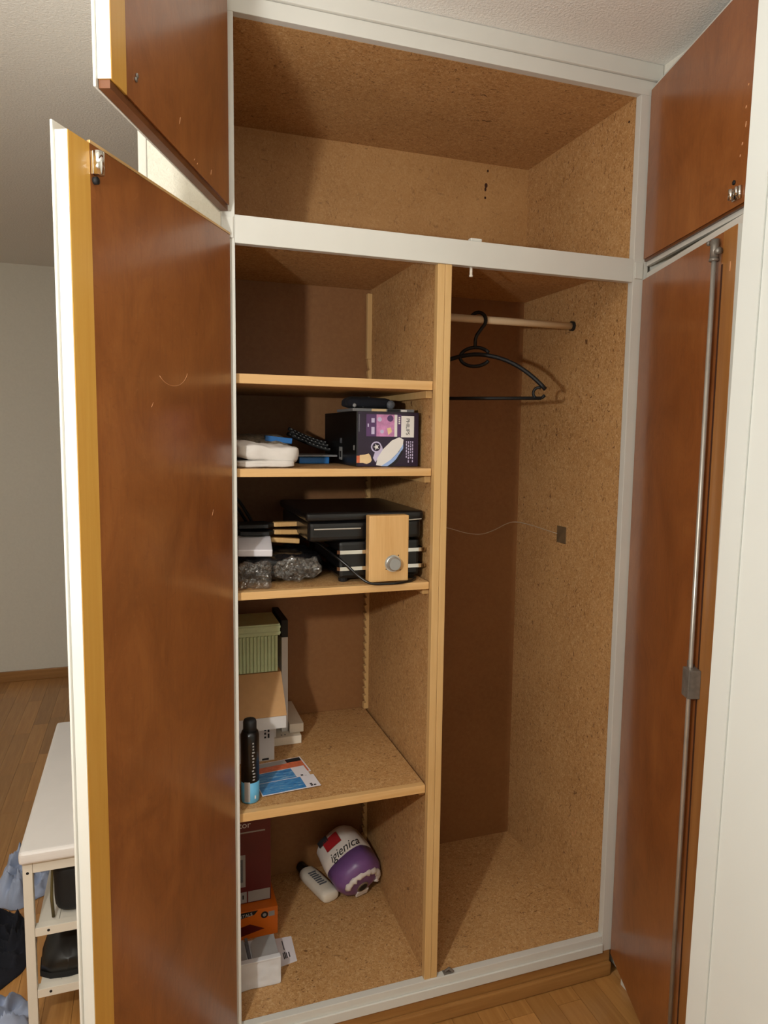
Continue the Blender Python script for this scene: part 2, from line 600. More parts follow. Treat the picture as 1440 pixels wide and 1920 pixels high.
for i in range(4):
    j = (i + 1) % 4
    bm.faces.new((A[i], A[j], Bv[j], Bv[i]))
bmesh.ops.recalc_face_normals(bm, faces=bm.faces)
struct('trim_2', bm, 'smooth_white', 'narrow white edge strip of the near wall')

# ------------------------------------------------------------------ wardrobe
wd = root('built_in_wardrobe', (0.501, 0.285, 0.0), 'tall built-in wardrobe of chipboard with white frame and four brown doors standing open', 'wardrobe')
# carcass
mk('side_panel', B(W, 1.031, 0.021, D + 0.018, 0.02, CEIL - 0.02), 'chipboard', wd)
mk('side_panel', B(-0.028, 0.0, 0.021, D + 0.018, 0.02, CEIL - 0.02), 'chipboard', wd)
mk('top_panel', B(0.0, W, 0.021, D, ZT, ZT + 0.02), 'chipboard', wd)
mk('middle_panel', B(0.0, W, 0.021, D, ZC, ZM1 - 0.002), 'chipboard', wd)
mk('bottom_panel', B(0.0, W, 0.021, D, ZB - 0.02, ZB), 'chipboard', wd)
mk('back_panel', B(0.0, W, D, D + 0.012, ZM1 - 0.01, ZT + 0.01), 'fine_board', wd)
mk('back_panel', B(0.0, W, D, D + 0.012, ZB - 0.01, ZM1 - 0.011), 'hardboard', wd)
dv = mk('divider', B(XB, XD1 - 0.003, 0.024, D - 0.0005, ZB, ZC), 'chipboard', wd)
mk('edging', B(XD0, 0.4825, 0.004, 0.0235, ZB, ZM0, bev=0.0015), 'edge_pine', dv)
mk('edging', B(0.483, XD1, 0.004, 0.0235, ZB, ZM0, bev=0.0015), 'edge_pine', dv)
# white face frame
mk('frame_jamb', B(W, 1.046, 0.0, 0.0205, 0.070, ZT, bev=0.0015), 'white_paint', wd)
mk('frame_jamb', B(-0.028, 0.0, 0.0, 0.0205, 0.070, ZT, bev=0.0015), 'white_paint', wd)
mk('frame_rail', B(0.0, W, 0.0, 0.0205, ZM0, ZM1, bev=0.0015), 'white_paint', wd)
mk('frame_rail', B(-0.028, 1.046, 0.0, 0.0205, ZT, 2.409, bev=0.0015), 'white_paint', wd)
mk('cornice', B(-0.028, 1.060, -0.008, 0.0205, 2.4095, CEIL - 0.0008, bev=0.003), 'white_paint', wd)
lowr = mk('frame_rail', B(0.0, W, 0.0, 0.0205, 0.070, ZB, bev=0.0015), 'white_paint', wd)
mk('rail_lip', B(0.0, W, -0.006, -0.0003, 0.070, 0.095, bev=0.0015), 'white_paint', lowr)
mk('plinth', B(-0.028, 1.030, 0.001, 0.0205, 0.001, 0.0697, bev=0.001), 'plinth_wood', wd)
mk('plinth_moulding', B(-0.028, 1.028, -0.012, 0.0007, 0.001, 0.040, bev=0.004), 'plinth_wood', wd)

# shelves with pale lipping, wall cleats and notched support strips
SH = [(1.646, 0.021, 0.0), (1.438, 0.018, 0.0), (1.160, 0.018, 0.004), (0.638, 0.021, 0.004)]
for z, th, tilt in SH:
    b = B(0.002, 0.4628, 0.038, D - 0.002, z - th, z)
    s = mk('shelf', b, 'chipboard', wd)
    mk('shelf_edging', B(0.002, 0.4628, 0.020, 0.0378, z - th, z, bev=0.001), 'shelf_edge', s)
    mk('shelf_cleat', B(0.456, XB - 0.0003, 0.045, 0.53, z - th - 0.018, z - th - 0.0006, bev=0.0015), 'edge_pine', s)
def notched(x0, x1, y0, y1, z0, z1, pitch, name='shelf_rack'):
    bm = bmesh.new()
    pts = [(x1, z0)]
    pts.append((x0, z0))
    z = z0
    while z + pitch <= z1:
        pts += [(x0, z + pitch * 0.72), (x0 + (x1 - x0) * 0.55, z + pitch * 0.86), (x0 + (x1 - x0) * 0.30, z + pitch)]
        z += pitch
    pts += [(x0, z1), (x1, z1)]
    # front face shows steps: profile in x-z, extruded in y
    prism(bm, pts, 'y', y0, y1)
    return mk(name, bm, 'edge_pine', wd)
notched(0.457, XB - 0.0004, 0.548, 0.5655, 0.640, 1.115, 0.0245)
notched(0.457, XB - 0.0004, 0.548, 0.5655, 1.180, 1.415, 0.0245)
rk = mk('shelf_rack', B(0.457, XB - 0.0004, 0.548, 0.5655, 1.745, 1.940, bev=0.001), 'edge_pine', wd)
notched(0.459, XB - 0.0004, 0.548, 0.5655, 1.650, 1.7445, 0.034)
notched(0.457, XB - 0.0004, 0.548, 0.5655, 0.120, 0.590, 0.0245)

# hanging rod with its dark end cup
bm = bmesh.new(); tube(bm, [(0.502, 0.270, 1.840), (W - 0.006, 0.270, 1.840)], 0.0105, 20)
rod = mk('clothes_rod', smooth(bm), 'rod_wood', wd)
bm = bmesh.new(); tube(bm, [(W - 0.009, 0.270, 1.840), (W - 0.0004, 0.270, 1.840)], 0.0140, 20)
mk('rod_cup', bm, 'black_matte', rod)
# thin tie wire with its plate on the right side
bm = bmesh.new()
pts = []
ctrl = [(0.50, 0.40, 1.262), (0.62, 0.43, 1.246), (0.70, 0.45, 1.229), (0.76, 0.455, 1.212), (0.815, 0.46, 1.206), (0.87, 0.48, 1.215), (0.93, 0.51, 1.230), (0.965, 0.515, 1.234), (0.985, 0.47, 1.232), (0.995, 0.38, 1.226), (W - 0.003, 0.312, 1.222)]
for i in range(len(ctrl) - 1):
    p0, p1, p2, p3 = (Vector(ctrl[max(0, min(len(ctrl) - 1, j))]) for j in (i - 1, i, i + 1, i + 2))
    for k in range(5):
        t = k / 5
        pts.append(0.5 * ((2 * p1) + (p2 - p0) * t + (2 * p0 - 5 * p1 + 4 * p2 - p3) * t * t + (3 * p1 - p0 - 3 * p2 + p3) * t ** 3))
pts.append(Vector(ctrl[-1]))
tube(bm, pts, 0.0011, 6)
tie = mk('tie_wire', smooth(bm), 'wire_grey', wd)
bm = bbox(W - 0.0025, W - 0.0004, 0.264, 0.314, 1.196, 1.247, bev=0.0008)
mk('wire_plate', bm, 'brass_dark', tie)
# nail holes in the upper back panel
def disc_y(x, z, rx, rz, y, name, mat):
    bm = bmesh.new()
    prism(bm, [(x + rx * math.cos(a * math.pi / 6), z + rz * math.sin(a * math.pi / 6)) for a in range(12)], 'y', y - 0.0008, y - 0.0001)
    return mk(name, bm, mat, wd)
disc_y(0.857, 2.353, 0.0030, 0.0040, D, 'nail_hole', 'stain_dark')
disc_y(0.852, 2.308, 0.0050, 0.0075, D, 'nail_hole', 'stain_dark')
disc_y(0.850, 2.296, 0.0035, 0.0060, D, 'nail_hole', 'stain_dark')
disc_y(0.850, 2.270, 0.0035, 0.0040, D, 'nail_hole', 'stain_dark')
bm = bmesh.new(); tube(bm, [(W - 0.0012, 0.045, 2.325), (W - 0.0002, 0.045, 2.325)], 0.003, 10)
mk('screw_hole', bm, 'stain_dark', wd)
# chipped, pale flecks low on the right side panel
for (y, z, a) in ((0.150, 0.345, 0.3), (0.165, 0.330, -0.5), (0.158, 0.372, 0.9)):
    bm = bmesh.new(); box(bm, -0.0002, 0.0004, -0.0012, 0.0012, -0.007, 0.007, Matrix.Translation((W - 0.0006, y, z)) @ Matrix.Rotation(a, 4, 'X'))
    mk('chip_mark', bm, 'scuff_pale', wd)
# top keeper under the middle rail, bump on the rail top, bottom keeper
bm = bmesh.new(); tube(bm, [(0.552, 0.012, ZM0 - 0.0003), (0.552, 0.012, ZM0 - 0.018)], [0.0035, 0.0035], 10)
lathe(bm, [(0.0045, -0.022), (0.0045, -0.018)], (0.552, 0.012, ZM0), 10)
mk('bolt_keeper', smooth(bm), 'bench_white', wd)
mk('rail_stop', B(0.545, 0.575, 0.003, 0.0195, ZM1 + 0.0003, ZM1 + 0.008, bev=0.003), 'white_paint', wd)
bm = bmesh.new()
box(bm, 0.520, 0.545, 0.003, 0.018, ZB + 0.0003, ZB + 0.003)
tube(bm, [(0.526, 0.010, ZB + 0.006), (0.534, 0.006, ZB + 0.015), (0.545, 0.003, ZB + 0.005)], 0.0035, 8)
mk('floor_keeper', bm, 'dark_steel', wd)

# ---- doors: local frame u along the leaf from the hinge, v outwards, z up
def door(label, H, d, inner, L, z0, z1, edge_w, lip=0.005, lipz=0.012, thick=0.019, lipt=0.004, edge=True, edge_mat='door_edge', bottom_edge=False):
    d = Vector((d[0], d[1], 0)).normalized()
    o = Vector((-inner[0], -inner[1], 0)).normalized()
    M = frame_matrix((H[0], H[1], 0), d, o, Vector((0, 0, 1)))
    bm = bmesh.new()
    box(bm, 0.0, L - (edge_w if edge else 0) - 0.0003, 0, thick, z0, z1, M)
    bmesh.ops.recalc_face_normals(bm, faces=bm.faces)
    dr = mk('door', bm, 'door_veneer', wd)
    dr['label'] = label
    def sub(name, a, mat, bev=0.0):
        b = bbox(*a, bev=bev)
        bmesh.ops.transform(b, matrix=M, verts=b.verts)
        bmesh.ops.recalc_face_normals(b, faces=b.faces)
        return mk(name, b, mat, dr)
    if edge:
        sub('edge_strip', (L - edge_w, L - 0.0012, 0.0, thick, z0, z1), edge_mat, 0.0)
        sub('painted_edge', (L - 0.0010, L, 0.0006, thick, z0, z1), 'white_paint')
    sub('outer_face', (-0.004, L + lip, thick + 0.0003, thick + lipt, z0 - lipz, z1 + lipz), 'white_paint', 0.0012)
    return dr, M, sub

nrm_l = (0.868, -0.497)
LL, MLL, sLL = door('lower left wardrobe door, tall brown veneer leaf with yellow edge strip', (-0.012, -0.012), (-0.497, -0.868), nrm_l, 0.537, 0.062, 1.928, 0.050)
UL, MUL, sUL = door('upper left wardrobe door, short brown veneer leaf', (-0.0135, -0.020), (-0.382, -0.924), (0.924, -0.382), 0.540, 1.985, 2.386, 0.048)
LR, MLR, sLR = door('lower right wardrobe door, tall brown veneer leaf with a long steel rod bolt', (1.0285, -0.0045), (-0.3145, -0.949), (-0.949, 0.3145), 0.512, 0.062, 1.922, 0.058, lipz=0.019, thick=0.010, lipt=0.010, edge_mat='edge_brown')
UR, MUR, sUR = door('upper right wardrobe door, short brown veneer leaf with a small steel catch', (1.0280, -0.0045), (-0.257, -0.966), (-0.966, 0.257), 0.512, 1.974, 2.386, 0.030, lipz=0.016, thick=0.010, lipt=0.010, edge_mat='edge_brown')
# pine bead along the exposed top edge / bottom rebate of the leaves
sLL('top_bead', (0.0, 0.487, -0.0012, 0.004, 1.9285, 1.9325), 'edge_pine')
sUL('bottom_bead', (0.0, 0.538, 0.003, 0.0185, 1.9735, 1.9846), 'rail_brown')
sUR('bottom_bead', (0.0, 0.510, 0.003, 0.0095, 1.9685, 1.9736), 'rail_brown')

def dtube(dr, M, pts, r, name, mat, seg=12):
    bm = bmesh.new(); tube(bm, pts, r, seg)
    bmesh.ops.transform(bm, matrix=M, verts=bm.verts)
    return mk(name, smooth(bm), mat, dr)
# roller catch on the lower left door
dtube(LL, MLL, [(0.480, -0.0095, 1.886), (0.480, -0.0095, 1.918)], 0.0078, 'catch_roller', 'chrome')
sLL('catch_body', (0.474, 0.4865, -0.005, -0.0003, 1.886, 1.918), 'chrome', 0.001)
dtube(LL, MLL, [(0.478, -0.006, 1.879), (0.478, -0.0003, 1.879)], 0.0055, 'catch_screw', 'black_matte')
# curved scratch on the lower left door, a few pale scuffs on both left doors
pts = []
for i in range(13):
    a = math.radians(200 + i * 10)
    pts.append((0.275 + 0.060 * math.cos(a) - 0.02, -0.0003, 1.640 + 0.040 * math.sin(a)))
dtube(LL, MLL, pts, 0.00035, 'scratch', 'scuff_pale', 5)
for (u, z, dz) in ((0.10, 1.35, 0.012), (0.33, 1.56, 0.008)):
    dtube(LL, MLL, [(u, -0.0002, z), (u - 0.006, -0.0002, z + dz)], 0.0003, 'scratch', 'scuff_pale', 5)
for (u, z, dz) in ((0.285, 2.030, 0.012), (0.12, 2.005, 0.010), (0.20, 1.995, 0.004), (0.215, 1.997, 0.004)):
    dtube(UL, MUL, [(u, -0.0002, z), (u - 0.004, -0.0002, z + dz)], 0.0007, 'scuff', 'scuff_pale', 5)
# two small screws of a missing catch on the upper left door
for (u, z) in ((0.462, 2.019), (0.458, 2.026)):
    dtube(UL, MUL, [(u, -0.0022, z), (u, -0.0002, z)], 0.0035, 'catch_screw', 'dark_steel', 10)
# espagnolette rod, top guide, lock case on the lower right door
UROD = 0.444
dtube(LR, MLR, [(UROD, -0.012, 0.08), (UROD, -0.012, 1.890)], 0.0050, 'rod_bolt', 'steel')
bm = bmesh.new()
tube(bm, [(UROD, -0.012, 1.872), (UROD, -0.012, 1.910)], 0.0085, 14)
tube(bm, [(UROD, -0.012, 1.868), (UROD, -0.012, 1.873)], 0.0098, 14)
tube(bm, [(UROD, -0.012, 1.904), (UROD - 0.022, -0.014, 1.908)], [0.0035, 0.0030], 10)
tube(bm, [(UROD - 0.019, -0.014, 1.907), (UROD - 0.025, -0.014, 1.908)], 0.0050, 10)
tube(bm, [(UROD, -0.012, 1.884), (UROD + 0.016, -0.008, 1.886)], 0.0065, 10)
bmesh.ops.transform(bm, matrix=MLR, verts=bm.verts)
mk('rod_guide', smooth(bm), 'dark_steel', LR)
for z in (1.930, 1.8895):
    pass
sLR('lock_case', (0.438, 0.470, -0.026, -0.0003, 0.985, 1.045), 'dark_steel', 0.0015)
sLR('lock_plate', (0.405, 0.4375, -0.0035, -0.0003, 0.990, 1.048), 'dark_steel', 0.001)
dtube(LR, MLR, [(0.418, -0.006, 1.000), (0.418, -0.0035, 1.000)], 0.004, 'lock_screw', 'steel', 10)
sLR('rod_groove', (UROD + 0.008, UROD + 0.014, -0.0008, -0.0001, 0.07, 1.86), 'stain_dark')
dtube(LR, MLR, [(0.49, -0.0003, 1.84), (0.49, -0.0003, 1.858)], 0.0012, 'scuff', 'scuff_pale', 5)
# catch on the upper right door with pale paint marks
bm = bmesh.new()
tube(bm, [(0.440, -0.010, 1.986), (0.440, -0.010, 2.006)], 0.006, 12)
tube(bm, [(0.456, -0.008, 1.990), (0.456, -0.008, 2.006)], 0.004, 12)
box(bm, 0.434, 0.462, -0.005, -0.0003, 1.984, 2.008)
bmesh.ops.transform(bm, matrix=MUR, verts=bm.verts)
mk('catch', smooth(bm), 'chrome', UR)
dtube(UR, MUR, [(0.432, -0.003, 2.022), (0.432, -0.0003, 2.022)], 0.0045, 'catch_screw', 'black_matte', 10)
for (u, z, dz) in ((0.452, 2.085, 0.005), (0.447, 2.065, 0.004), (0.461, 2.115, 0.010), (0.458, 2.150, 0.005), (0.462, 2.190, 0.003)):
    dtube(UR, MUR, [(u, -0.0003, z), (u + 0.002, -0.0003, z + dz)], 0.0012, 'scuff', 'scuff_pale', 5)
# painted hinge leaves between the doors
mk('hinge_leaf', B(-0.0270, -0.0035, -0.0035, -0.0003, 1.925, 1.968, bev=0.001), 'white_paint', wd)
mk('hinge_leaf', B(1.0060, 1.0290, -0.0035, -0.0003, 1.925, 1.966, bev=0.001), 'white_paint', wd)

# ------------------------------------------------------------------ hanger on the rod (turned half along the rod)
hg = root('coat_hanger', (0.690, 0.270, 1.615), 'black plastic coat hanger hanging on the wooden clothes rod', 'hanger')
ang = math.radians(-40)
hc, hs = math.cos(ang), math.sin(ang)
def HP(a, z): return (0.690 + a * hc, 0.274 + a * hs, z)
bm = bmesh.new()
arm = []
for i in range(33):
    s = -1 + 2 * i / 32
    a = 0.200 * s
    arm.append(HP(a, 1.744 - 0.024 * (abs(s) ** 1.4) - 0.074 * abs(s) ** 2.4))
tube(bm, arm, 0.0060, 10)
mk('shoulder_arm', smooth(bm), 'hanger_black', hg)
bm = bmesh.new()
tube(bm, [HP(-0.190, 1.622), HP(0.190, 1.622)], 0.0050, 10)
tube(bm, [HP(0.190, 1.622), HP(0.199, 1.630)], 0.0045, 10)
tube(bm, [HP(-0.190, 1.622), HP(-0.199, 1.630)], 0.0045, 10)
mk('trouser_bar', smooth(bm), 'hanger_black', hg)
for sgn in (-1, 1):
    bm = bmesh.new()
    pts = []
    for i in range(13):
        a = math.radians(70 + i * 220 / 12)
        pts.append(HP(sgn * (0.182 + 0.015 * math.cos(a)), 1.636 + 0.015 * math.sin(a)))
    tube(bm, pts, 0.0040, 8)
    mk('strap_hook', smooth(bm), 'hanger_black', hg)
bm = bmesh.new()
pts = []
for i in range(27):
    a = math.radians(25 + i * 310 / 26)
    pts.append(HP(0.043 * math.cos(a), 1.737 + 0.026 * math.sin(a)))
tube(bm, pts, 0.0050, 10)
mk('centre_ring', smooth(bm), 'hanger_black', hg)
bm = bmesh.new()
pts = [HP(0.0, 1.763), HP(0.0, 1.785), HP(0.004, 1.797)]
for i in range(17):
    a = math.radians(-50 + i * 200 / 16)
    pts.append(HP(0.006 + 0.0225 * math.cos(a), 1.8365 + 0.0225 * math.sin(a)))
tube(bm, pts, 0.0050, 10)
mk('hook', smooth(bm), 'hanger_black', hg)

# ------------------------------------------------------------------ second shelf: textiles, blue pack, steam iron box
Z = 1.438
cl = root('folded_cloth', (0.075, 0.12, Z), 'white folded cloth at the front of the second shelf', 'cloth')
mk('lower_fold', smooth(soft(0.073, 0.125, Z + 0.0006, 0.136, 0.145, 0.017, n=8, cuts=18, amp=0.004, freq=22, seed=1)), 'white_fabric', cl)
mk('upper_fold', smooth(soft(0.076, 0.128, Z + 0.015, 0.146, 0.140, 0.040, n=6, cuts=20, amp=0.011, freq=24, seed=2, M=Matrix.Rotation(math.radians(5), 4, 'Y'))), 'white_fabric', cl)
b = soft(0.085, 0.30, Z + 0.0006, 0.160, 0.180, 0.072, n=4, amp=0.012, freq=20, seed=5)
tag(mk('patterned_cloth', smooth(b), 'grey_cloth'), 'grey-brown patterned cloth folded behind the white cloth', 'cloth')
b = bbox(0.105, 0.165, 0.206, 0.232, Z + 0.050, Z + 0.062, bev=0.002)
b = bbox(-0.034, 0.034, -0.018, 0.018, 0, 0.014, bev=0.002, M=Matrix.Translation((0.128, 0.232, Z + 0.056)) @ Matrix.Rotation(math.radians(6), 4, 'Y'))
tag(mk('blue_packet', b, 'blue_box'), 'small blue packet lying on the patterned cloth', 'packet')
bx = root('blue_box', (0.232, 0.31, Z), 'flat bright blue box lying next to the black carton', 'box')
mk('body', B(0.192, 0.272, 0.270, 0.350, Z + 0.0005, Z + 0.018, bev=0.002), 'blue_box', bx)
mk('label_tab', B(0.2715, 0.2725, 0.285, 0.335, Z + 0.004, Z + 0.014), 'light_blue', bx)
tag(mk('grey_tray', B(0.176, 0.292, 0.262, 0.400, Z + 0.0186, Z + 0.0236, bev=0.0015), 'grey_plate'), 'thin grey tray lying on the blue box', 'tray')
# black braided cables draped behind
for k, (dz, dy) in enumerate(((0.000, 0.00), (0.010, 0.025), (0.018, 0.05), (0.004, 0.07))):
    bm = bmesh.new()
    pts = []
    for i in range(21):
        t = i / 20
        pts.append((0.185 + 0.105 * t, 0.330 + dy + 0.012 * math.sin(t * 3), Z + 0.0355 + dz + 0.038 * (1 - t) ** 1.3))
    tube(bm, pts, 0.0050, 8)
    ca = mk('power_cable', smooth(bm), 'black_matte')
    tag(ca, ['foremost', 'second from the front', 'third from the front', 'rearmost'][k] + ' of the four black braided cables beside the dark carton', 'cable', 'braided cables on the second shelf')
    bm = bmesh.new()
    for i in range(1, 20, 2):
        p = Vector(pts[i]); q = Vector(pts[i + 1])
        off = Vector((0, -0.0048, 0.002))
        tube(bm, [p + off, p + (q - p) * 0.7 + off], 0.0009, 5)
    mk('fleck', bm, 'silver_grey', ca)
# steam iron carton lying on its side
ib = root('appliance_carton', (0.378, 0.26, Z), 'dark purple and black carton for a steam iron on the second shelf', 'carton')
BX0, BX1, BY0, BY1, BZ0, BZ1 = 0.298, 0.459, 0.100, 0.430, Z + 0.0006, 1.5735
mk('body', B(BX0, BX1, BY0, BY1, BZ0, BZ1, bev=0.0012), 'black_plastic', ib)
MF = frame_matrix((BX0, BY0 - 0.0002, BZ0), (1, 0, 0), (0, 0, 1), (0, -1, 0))
bw, bh = BX1 - BX0, BZ1 - BZ0
F = lambda u, v: (u * bw, (1 - v) * bh)      # u,v fractions from the top left of the front face
fp = plate('front_print', ib, MF, 0.003, bw - 0.001, 0.001, bh - 0.001, 'purple_dark')
def fplate(u0, u1, v0, v1, mat, z=0.0006, name='print_patch'):
    a = F(u0, v1); b_ = F(u1, v0)
    return plate(name, fp, MF, a[0], b_[0], a[1], b_[1], mat, z=z)
fplate(0.15, 0.31, 0.05, 0.45, 'purple_mid')
fplate(0.31, 0.60, 0.05, 0.45, 'pink_print')
fplate(0.60, 0.645, 0.05, 0.45, 'ink_white')
fplate(0.645, 0.71, 0.05, 0.45, 'purple_mid')
fplate(0.71, 0.92, 0.07, 0.46, 'ink_white')
fplate(0.03, 0.045, 0.05, 0.37, 'ink_grey')
for (u0, v0, du, dv_) in ((0.17, 0.22, 0.02, 0.06), (0.23, 0.12, 0.05, 0.08), (0.23, 0.28, 0.05, 0.13)):
    fplate(u0, u0 + du, v0, v0 + dv_, 'lilac', 0.0012)
rl2 = random.Random(17)
# iron picture: pale body, blue sole, round badge, hand
def fpoly(pts, mat, z):
    return poly_plate('print_patch', fp, MF, [F(u, v) for u, v in pts][::-1], mat, z=z)
fpoly([(0.31, 0.97), (0.33, 0.84), (0.42, 0.68), (0.56, 0.52), (0.68, 0.46), (0.75, 0.50), (0.74, 0.60), (0.66, 0.74), (0.54, 0.88), (0.42, 0.99)], 'ink_white', 0.0012)
fpoly([(0.39, 0.99), (0.56, 0.86), (0.68, 0.72), (0.745, 0.58), (0.745, 0.66), (0.68, 0.80), (0.58, 0.92), (0.49, 0.99)], 'iron_blue', 0.0018)
fpoly([(0.50, 0.99), (0.62, 0.88), (0.72, 0.70), (0.745, 0.72), (0.66, 0.90), (0.57, 0.99)], 'ink_black', 0.0022)
fpoly([(0.26, 0.84), (0.30, 0.70), (0.40, 0.62), (0.42, 0.70), (0.33, 0.86), (0.30, 0.92)], 'lilac', 0.0010)
cxy = (0.31, 0.64)
fpoly([(cxy[0] + 0.085 * math.cos(i * math.pi / 8), cxy[1] + 0.10 * math.sin(i * math.pi / 8)) for i in range(16)][::-1], 'lilac', 0.0018)
fpoly([(cxy[0] + 0.065 * math.cos(i * math.pi / 8), cxy[1] + 0.077 * math.sin(i * math.pi / 8)) for i in range(16)][::-1], 'purple_dark', 0.0022)
fpoly([(cxy[0] + (0.05 if i % 2 else 0.02) * math.cos(i * math.pi / 5), cxy[1] + (0.06 if i % 2 else 0.024) * math.sin(i * math.pi / 5)) for i in range(10)][::-1], 'ink_white', 0.0026)
fpoly([(0.0, 0.80), (0.05, 0.80), (0.05, 0.93), (0.0, 0.93)], 'orange_print', 0.0012)
fpoly([(0.05, 0.79), (0.13, 0.78), (0.19, 0.76), (0.22, 0.80), (0.24, 0.88), (0.22, 0.92), (0.16, 0.95), (0.10, 0.93), (0.05, 0.93)], 'skin_print', 0.0012)
for (u, v, r) in ((0.36, 0.14, 0.035), (0.53, 0.12, 0.05), (0.40, 0.36, 0.03)):
    fpoly([(u + r * math.cos(i * math.pi / 6), v + r * 1.2 * math.sin(i * math.pi / 6)) for i in range(12)][::-1], 'lilac' if r < 0.05 else 'purple_mid', 0.0010)
fpoly([(0.48, 0.30), (0.54, 0.28), (0.56, 0.36), (0.50, 0.42)], 'skin_print', 0.0010)
def FM(u, v, rot, z):
    c = F(u, v)
    return MF @ Matrix.Translation((c[0], c[1], z)) @ Matrix.Rotation(math.radians(rot), 4, 'Z')
text('lettering', 'PHILIPS', 0.0130, FM(0.815, 0.265, -90, 0.0014), 'ink_black', fp)
for k in range(4):
    fplate(0.665, 0.690, 0.09 + k * 0.035, 0.115 + k * 0.035, 'ink_white', 0.0012)
for k in range(4):                       # four columns of small illegible print
    v = 0.53
    while v < (0.90, 0.84, 0.88, 0.80)[k]:
        dv2 = rl2.uniform(0.02, 0.05)
        fplate(0.895 - k * 0.034, 0.911 - k * 0.034, v, v + dv2, 'lilac', 0.0006, 'small_print')
        v += dv2 + 0.018
# side print
ML = frame_matrix((BX0 - 0.0002, BY1, BZ0), (0, -1, 0), (0, 0, 1), (-1, 0, 0))
plate('side_label', ib, ML, 0.165, 0.195, 0.012, 0.045, 'silver_grey')
plate('side_label', ib, ML, 0.172, 0.188, 0.018, 0.034, 'ink_black', z=0.0006)
plate('side_label', ib, ML, 0.172, 0.190, 0.055, 0.068, 'ink_grey')
plate('side_label', ib, ML, 0.304, 0.312, 0.040, 0.052, 'silver_grey')
# tray and dark pouch on top of the carton
pk = root('flat_packet', (0.38, 0.20, BZ1), 'flat grey and beige packet lying on the iron carton', 'packet')
mk('sleeve', B(0.292, 0.452, 0.115, 0.270, BZ1 + 0.0004, BZ1 + 0.0075, bev=0.001), 'grey_plate', pk)
mk('label_patch', B(0.340, 0.378, 0.1140, 0.1152, BZ1 + 0.001, BZ1 + 0.007), 'skin_print', pk)
mk('label_patch', B(0.381, 0.414, 0.1140, 0.1152, BZ1 + 0.001, BZ1 + 0.0068), 'ink_black', pk)
mk('label_patch', B(0.417, 0.432, 0.1140, 0.1152, BZ1 + 0.001, BZ1 + 0.0060), 'ink_white', pk)
pc = root('soft_pouch', (0.345, 0.21, BZ1 + 0.008), 'dark navy soft pouch with pale marks on top of the carton', 'pouch')
mk('body', smooth(soft(0.352, 0.205, BZ1 + 0.0080, 0.118, 0.110, 0.030, n=3.5, amp=0.005, freq=30, seed=9)), 'navy_fabric', pc)
for (x, z, r) in ((0.308, 0.016, 0.006), (0.330, 0.016, 0.005), (0.345, 0.018, 0.005), (0.352, 0.034, 0.006)):
    bm = bmesh.new(); bmesh.ops.create_icosphere(bm, subdivisions=1, radius=r)
    bmesh.ops.transform(bm, matrix=Matrix.Translation((x, 0.155 if z < 0.03 else 0.18, BZ1 + z)) @ Matrix.Scale(0.4, 4, (0, 1, 0)), verts=bm.verts)
    mk('pale_mark', smooth(bm), 'silver_grey', pc)
bm = bmesh.new()
lathe(bm, [(0.008, -0.008), (0.011, -0.004), (0.011, 0.004), (0.008, 0.008)], seg=16, M=Matrix.Translation((0.404, 0.160, BZ1 + 0.0195)) @ Matrix.Rotation(math.radians(90), 4, 'X'))
tag(mk('cord_reel', smooth(bm), 'ink_grey'), 'small round grey reel on the carton beside the pouch', 'reel')

# ------------------------------------------------------------------ third shelf: tabletop grill, small pans, bags
Z = 1.160
gr = root('tabletop_grill', (0.315, 0.22, Z), 'black tabletop grill with a bamboo control panel and chrome bars', 'grill')
mk('base', B(0.246, 0.452, 0.062, 0.400, Z + 0.010, Z + 0.100, bev=0.008), 'black_plastic', gr)
mk('upper_body', B(0.172, 0.458, 0.066, 0.410, Z + 0.1005, Z + 0.150, bev=0.012, seg=3), 'black_plastic', gr)
mk('grill_plate', B(0.165, 0.462, 0.060, 0.415, Z + 0.1503, Z + 0.172, bev=0.009, seg=3), 'black_plastic', gr)
for (x, y) in ((0.262, 0.085), (0.436, 0.085), (0.262, 0.38), (0.436, 0.38)):
    bm = bmesh.new(); lathe(bm, [(0.011, 0.0004), (0.012, 0.0098)], (x, y, Z), 14)
    mk('foot', bm, 'black_matte', gr)
for z in (0.036, 0.076):
    bm = bmesh.new()
    prism(bm, [(0.240, 0.058), (0.246, 0.052), (0.462, 0.052), (0.466, 0.056), (0.466, 0.30), (0.4605, 0.30), (0.4605, 0.0605), (0.247, 0.0605), (0.2455, 0.063), (0.2455, 0.30), (0.240, 0.30)], 'z', Z + z - 0.0045, Z + z + 0.0045)
    mk('chrome_bar', bm, 'chrome', gr)
for (a, b_) in (((0.185, 0.062, Z + 0.132), (0.300, 0.062, Z + 0.132)), ((0.420, 0.062, Z + 0.149), (0.456, 0.062, Z + 0.151))):
    bm = bmesh.new(); tube(bm, [a, b_], 0.0018, 8)
    mk('trim_line', bm, 'steel', gr)
bp = mk('control_panel', B(0.309, 0.409, 0.022, 0.0515, Z + 0.006, Z + 0.166, bev=0.003), 'bamboo', gr)
bm = bmesh.new()
lathe(bm, [(0.0175, 0), (0.0175, 0.004), (0.0160, 0.005), (0.0160, 0.015), (0.0140, 0.018)], seg=28, M=Matrix.Translation((0.369, 0.0218, Z + 0.050)) @ Matrix.Rotation(math.radians(90), 4, 'X'))
mk('knob', bm, 'knob_grey', bp)
bm = bmesh.new()
lathe(bm, [(0.0205, 0), (0.0205, 0.0015)], seg=28, M=Matrix.Translation((0.369, 0.0219, Z + 0.050)) @ Matrix.Rotation(math.radians(90), 4, 'X'))
mk('knob_ring', bm, 'steel', bp)
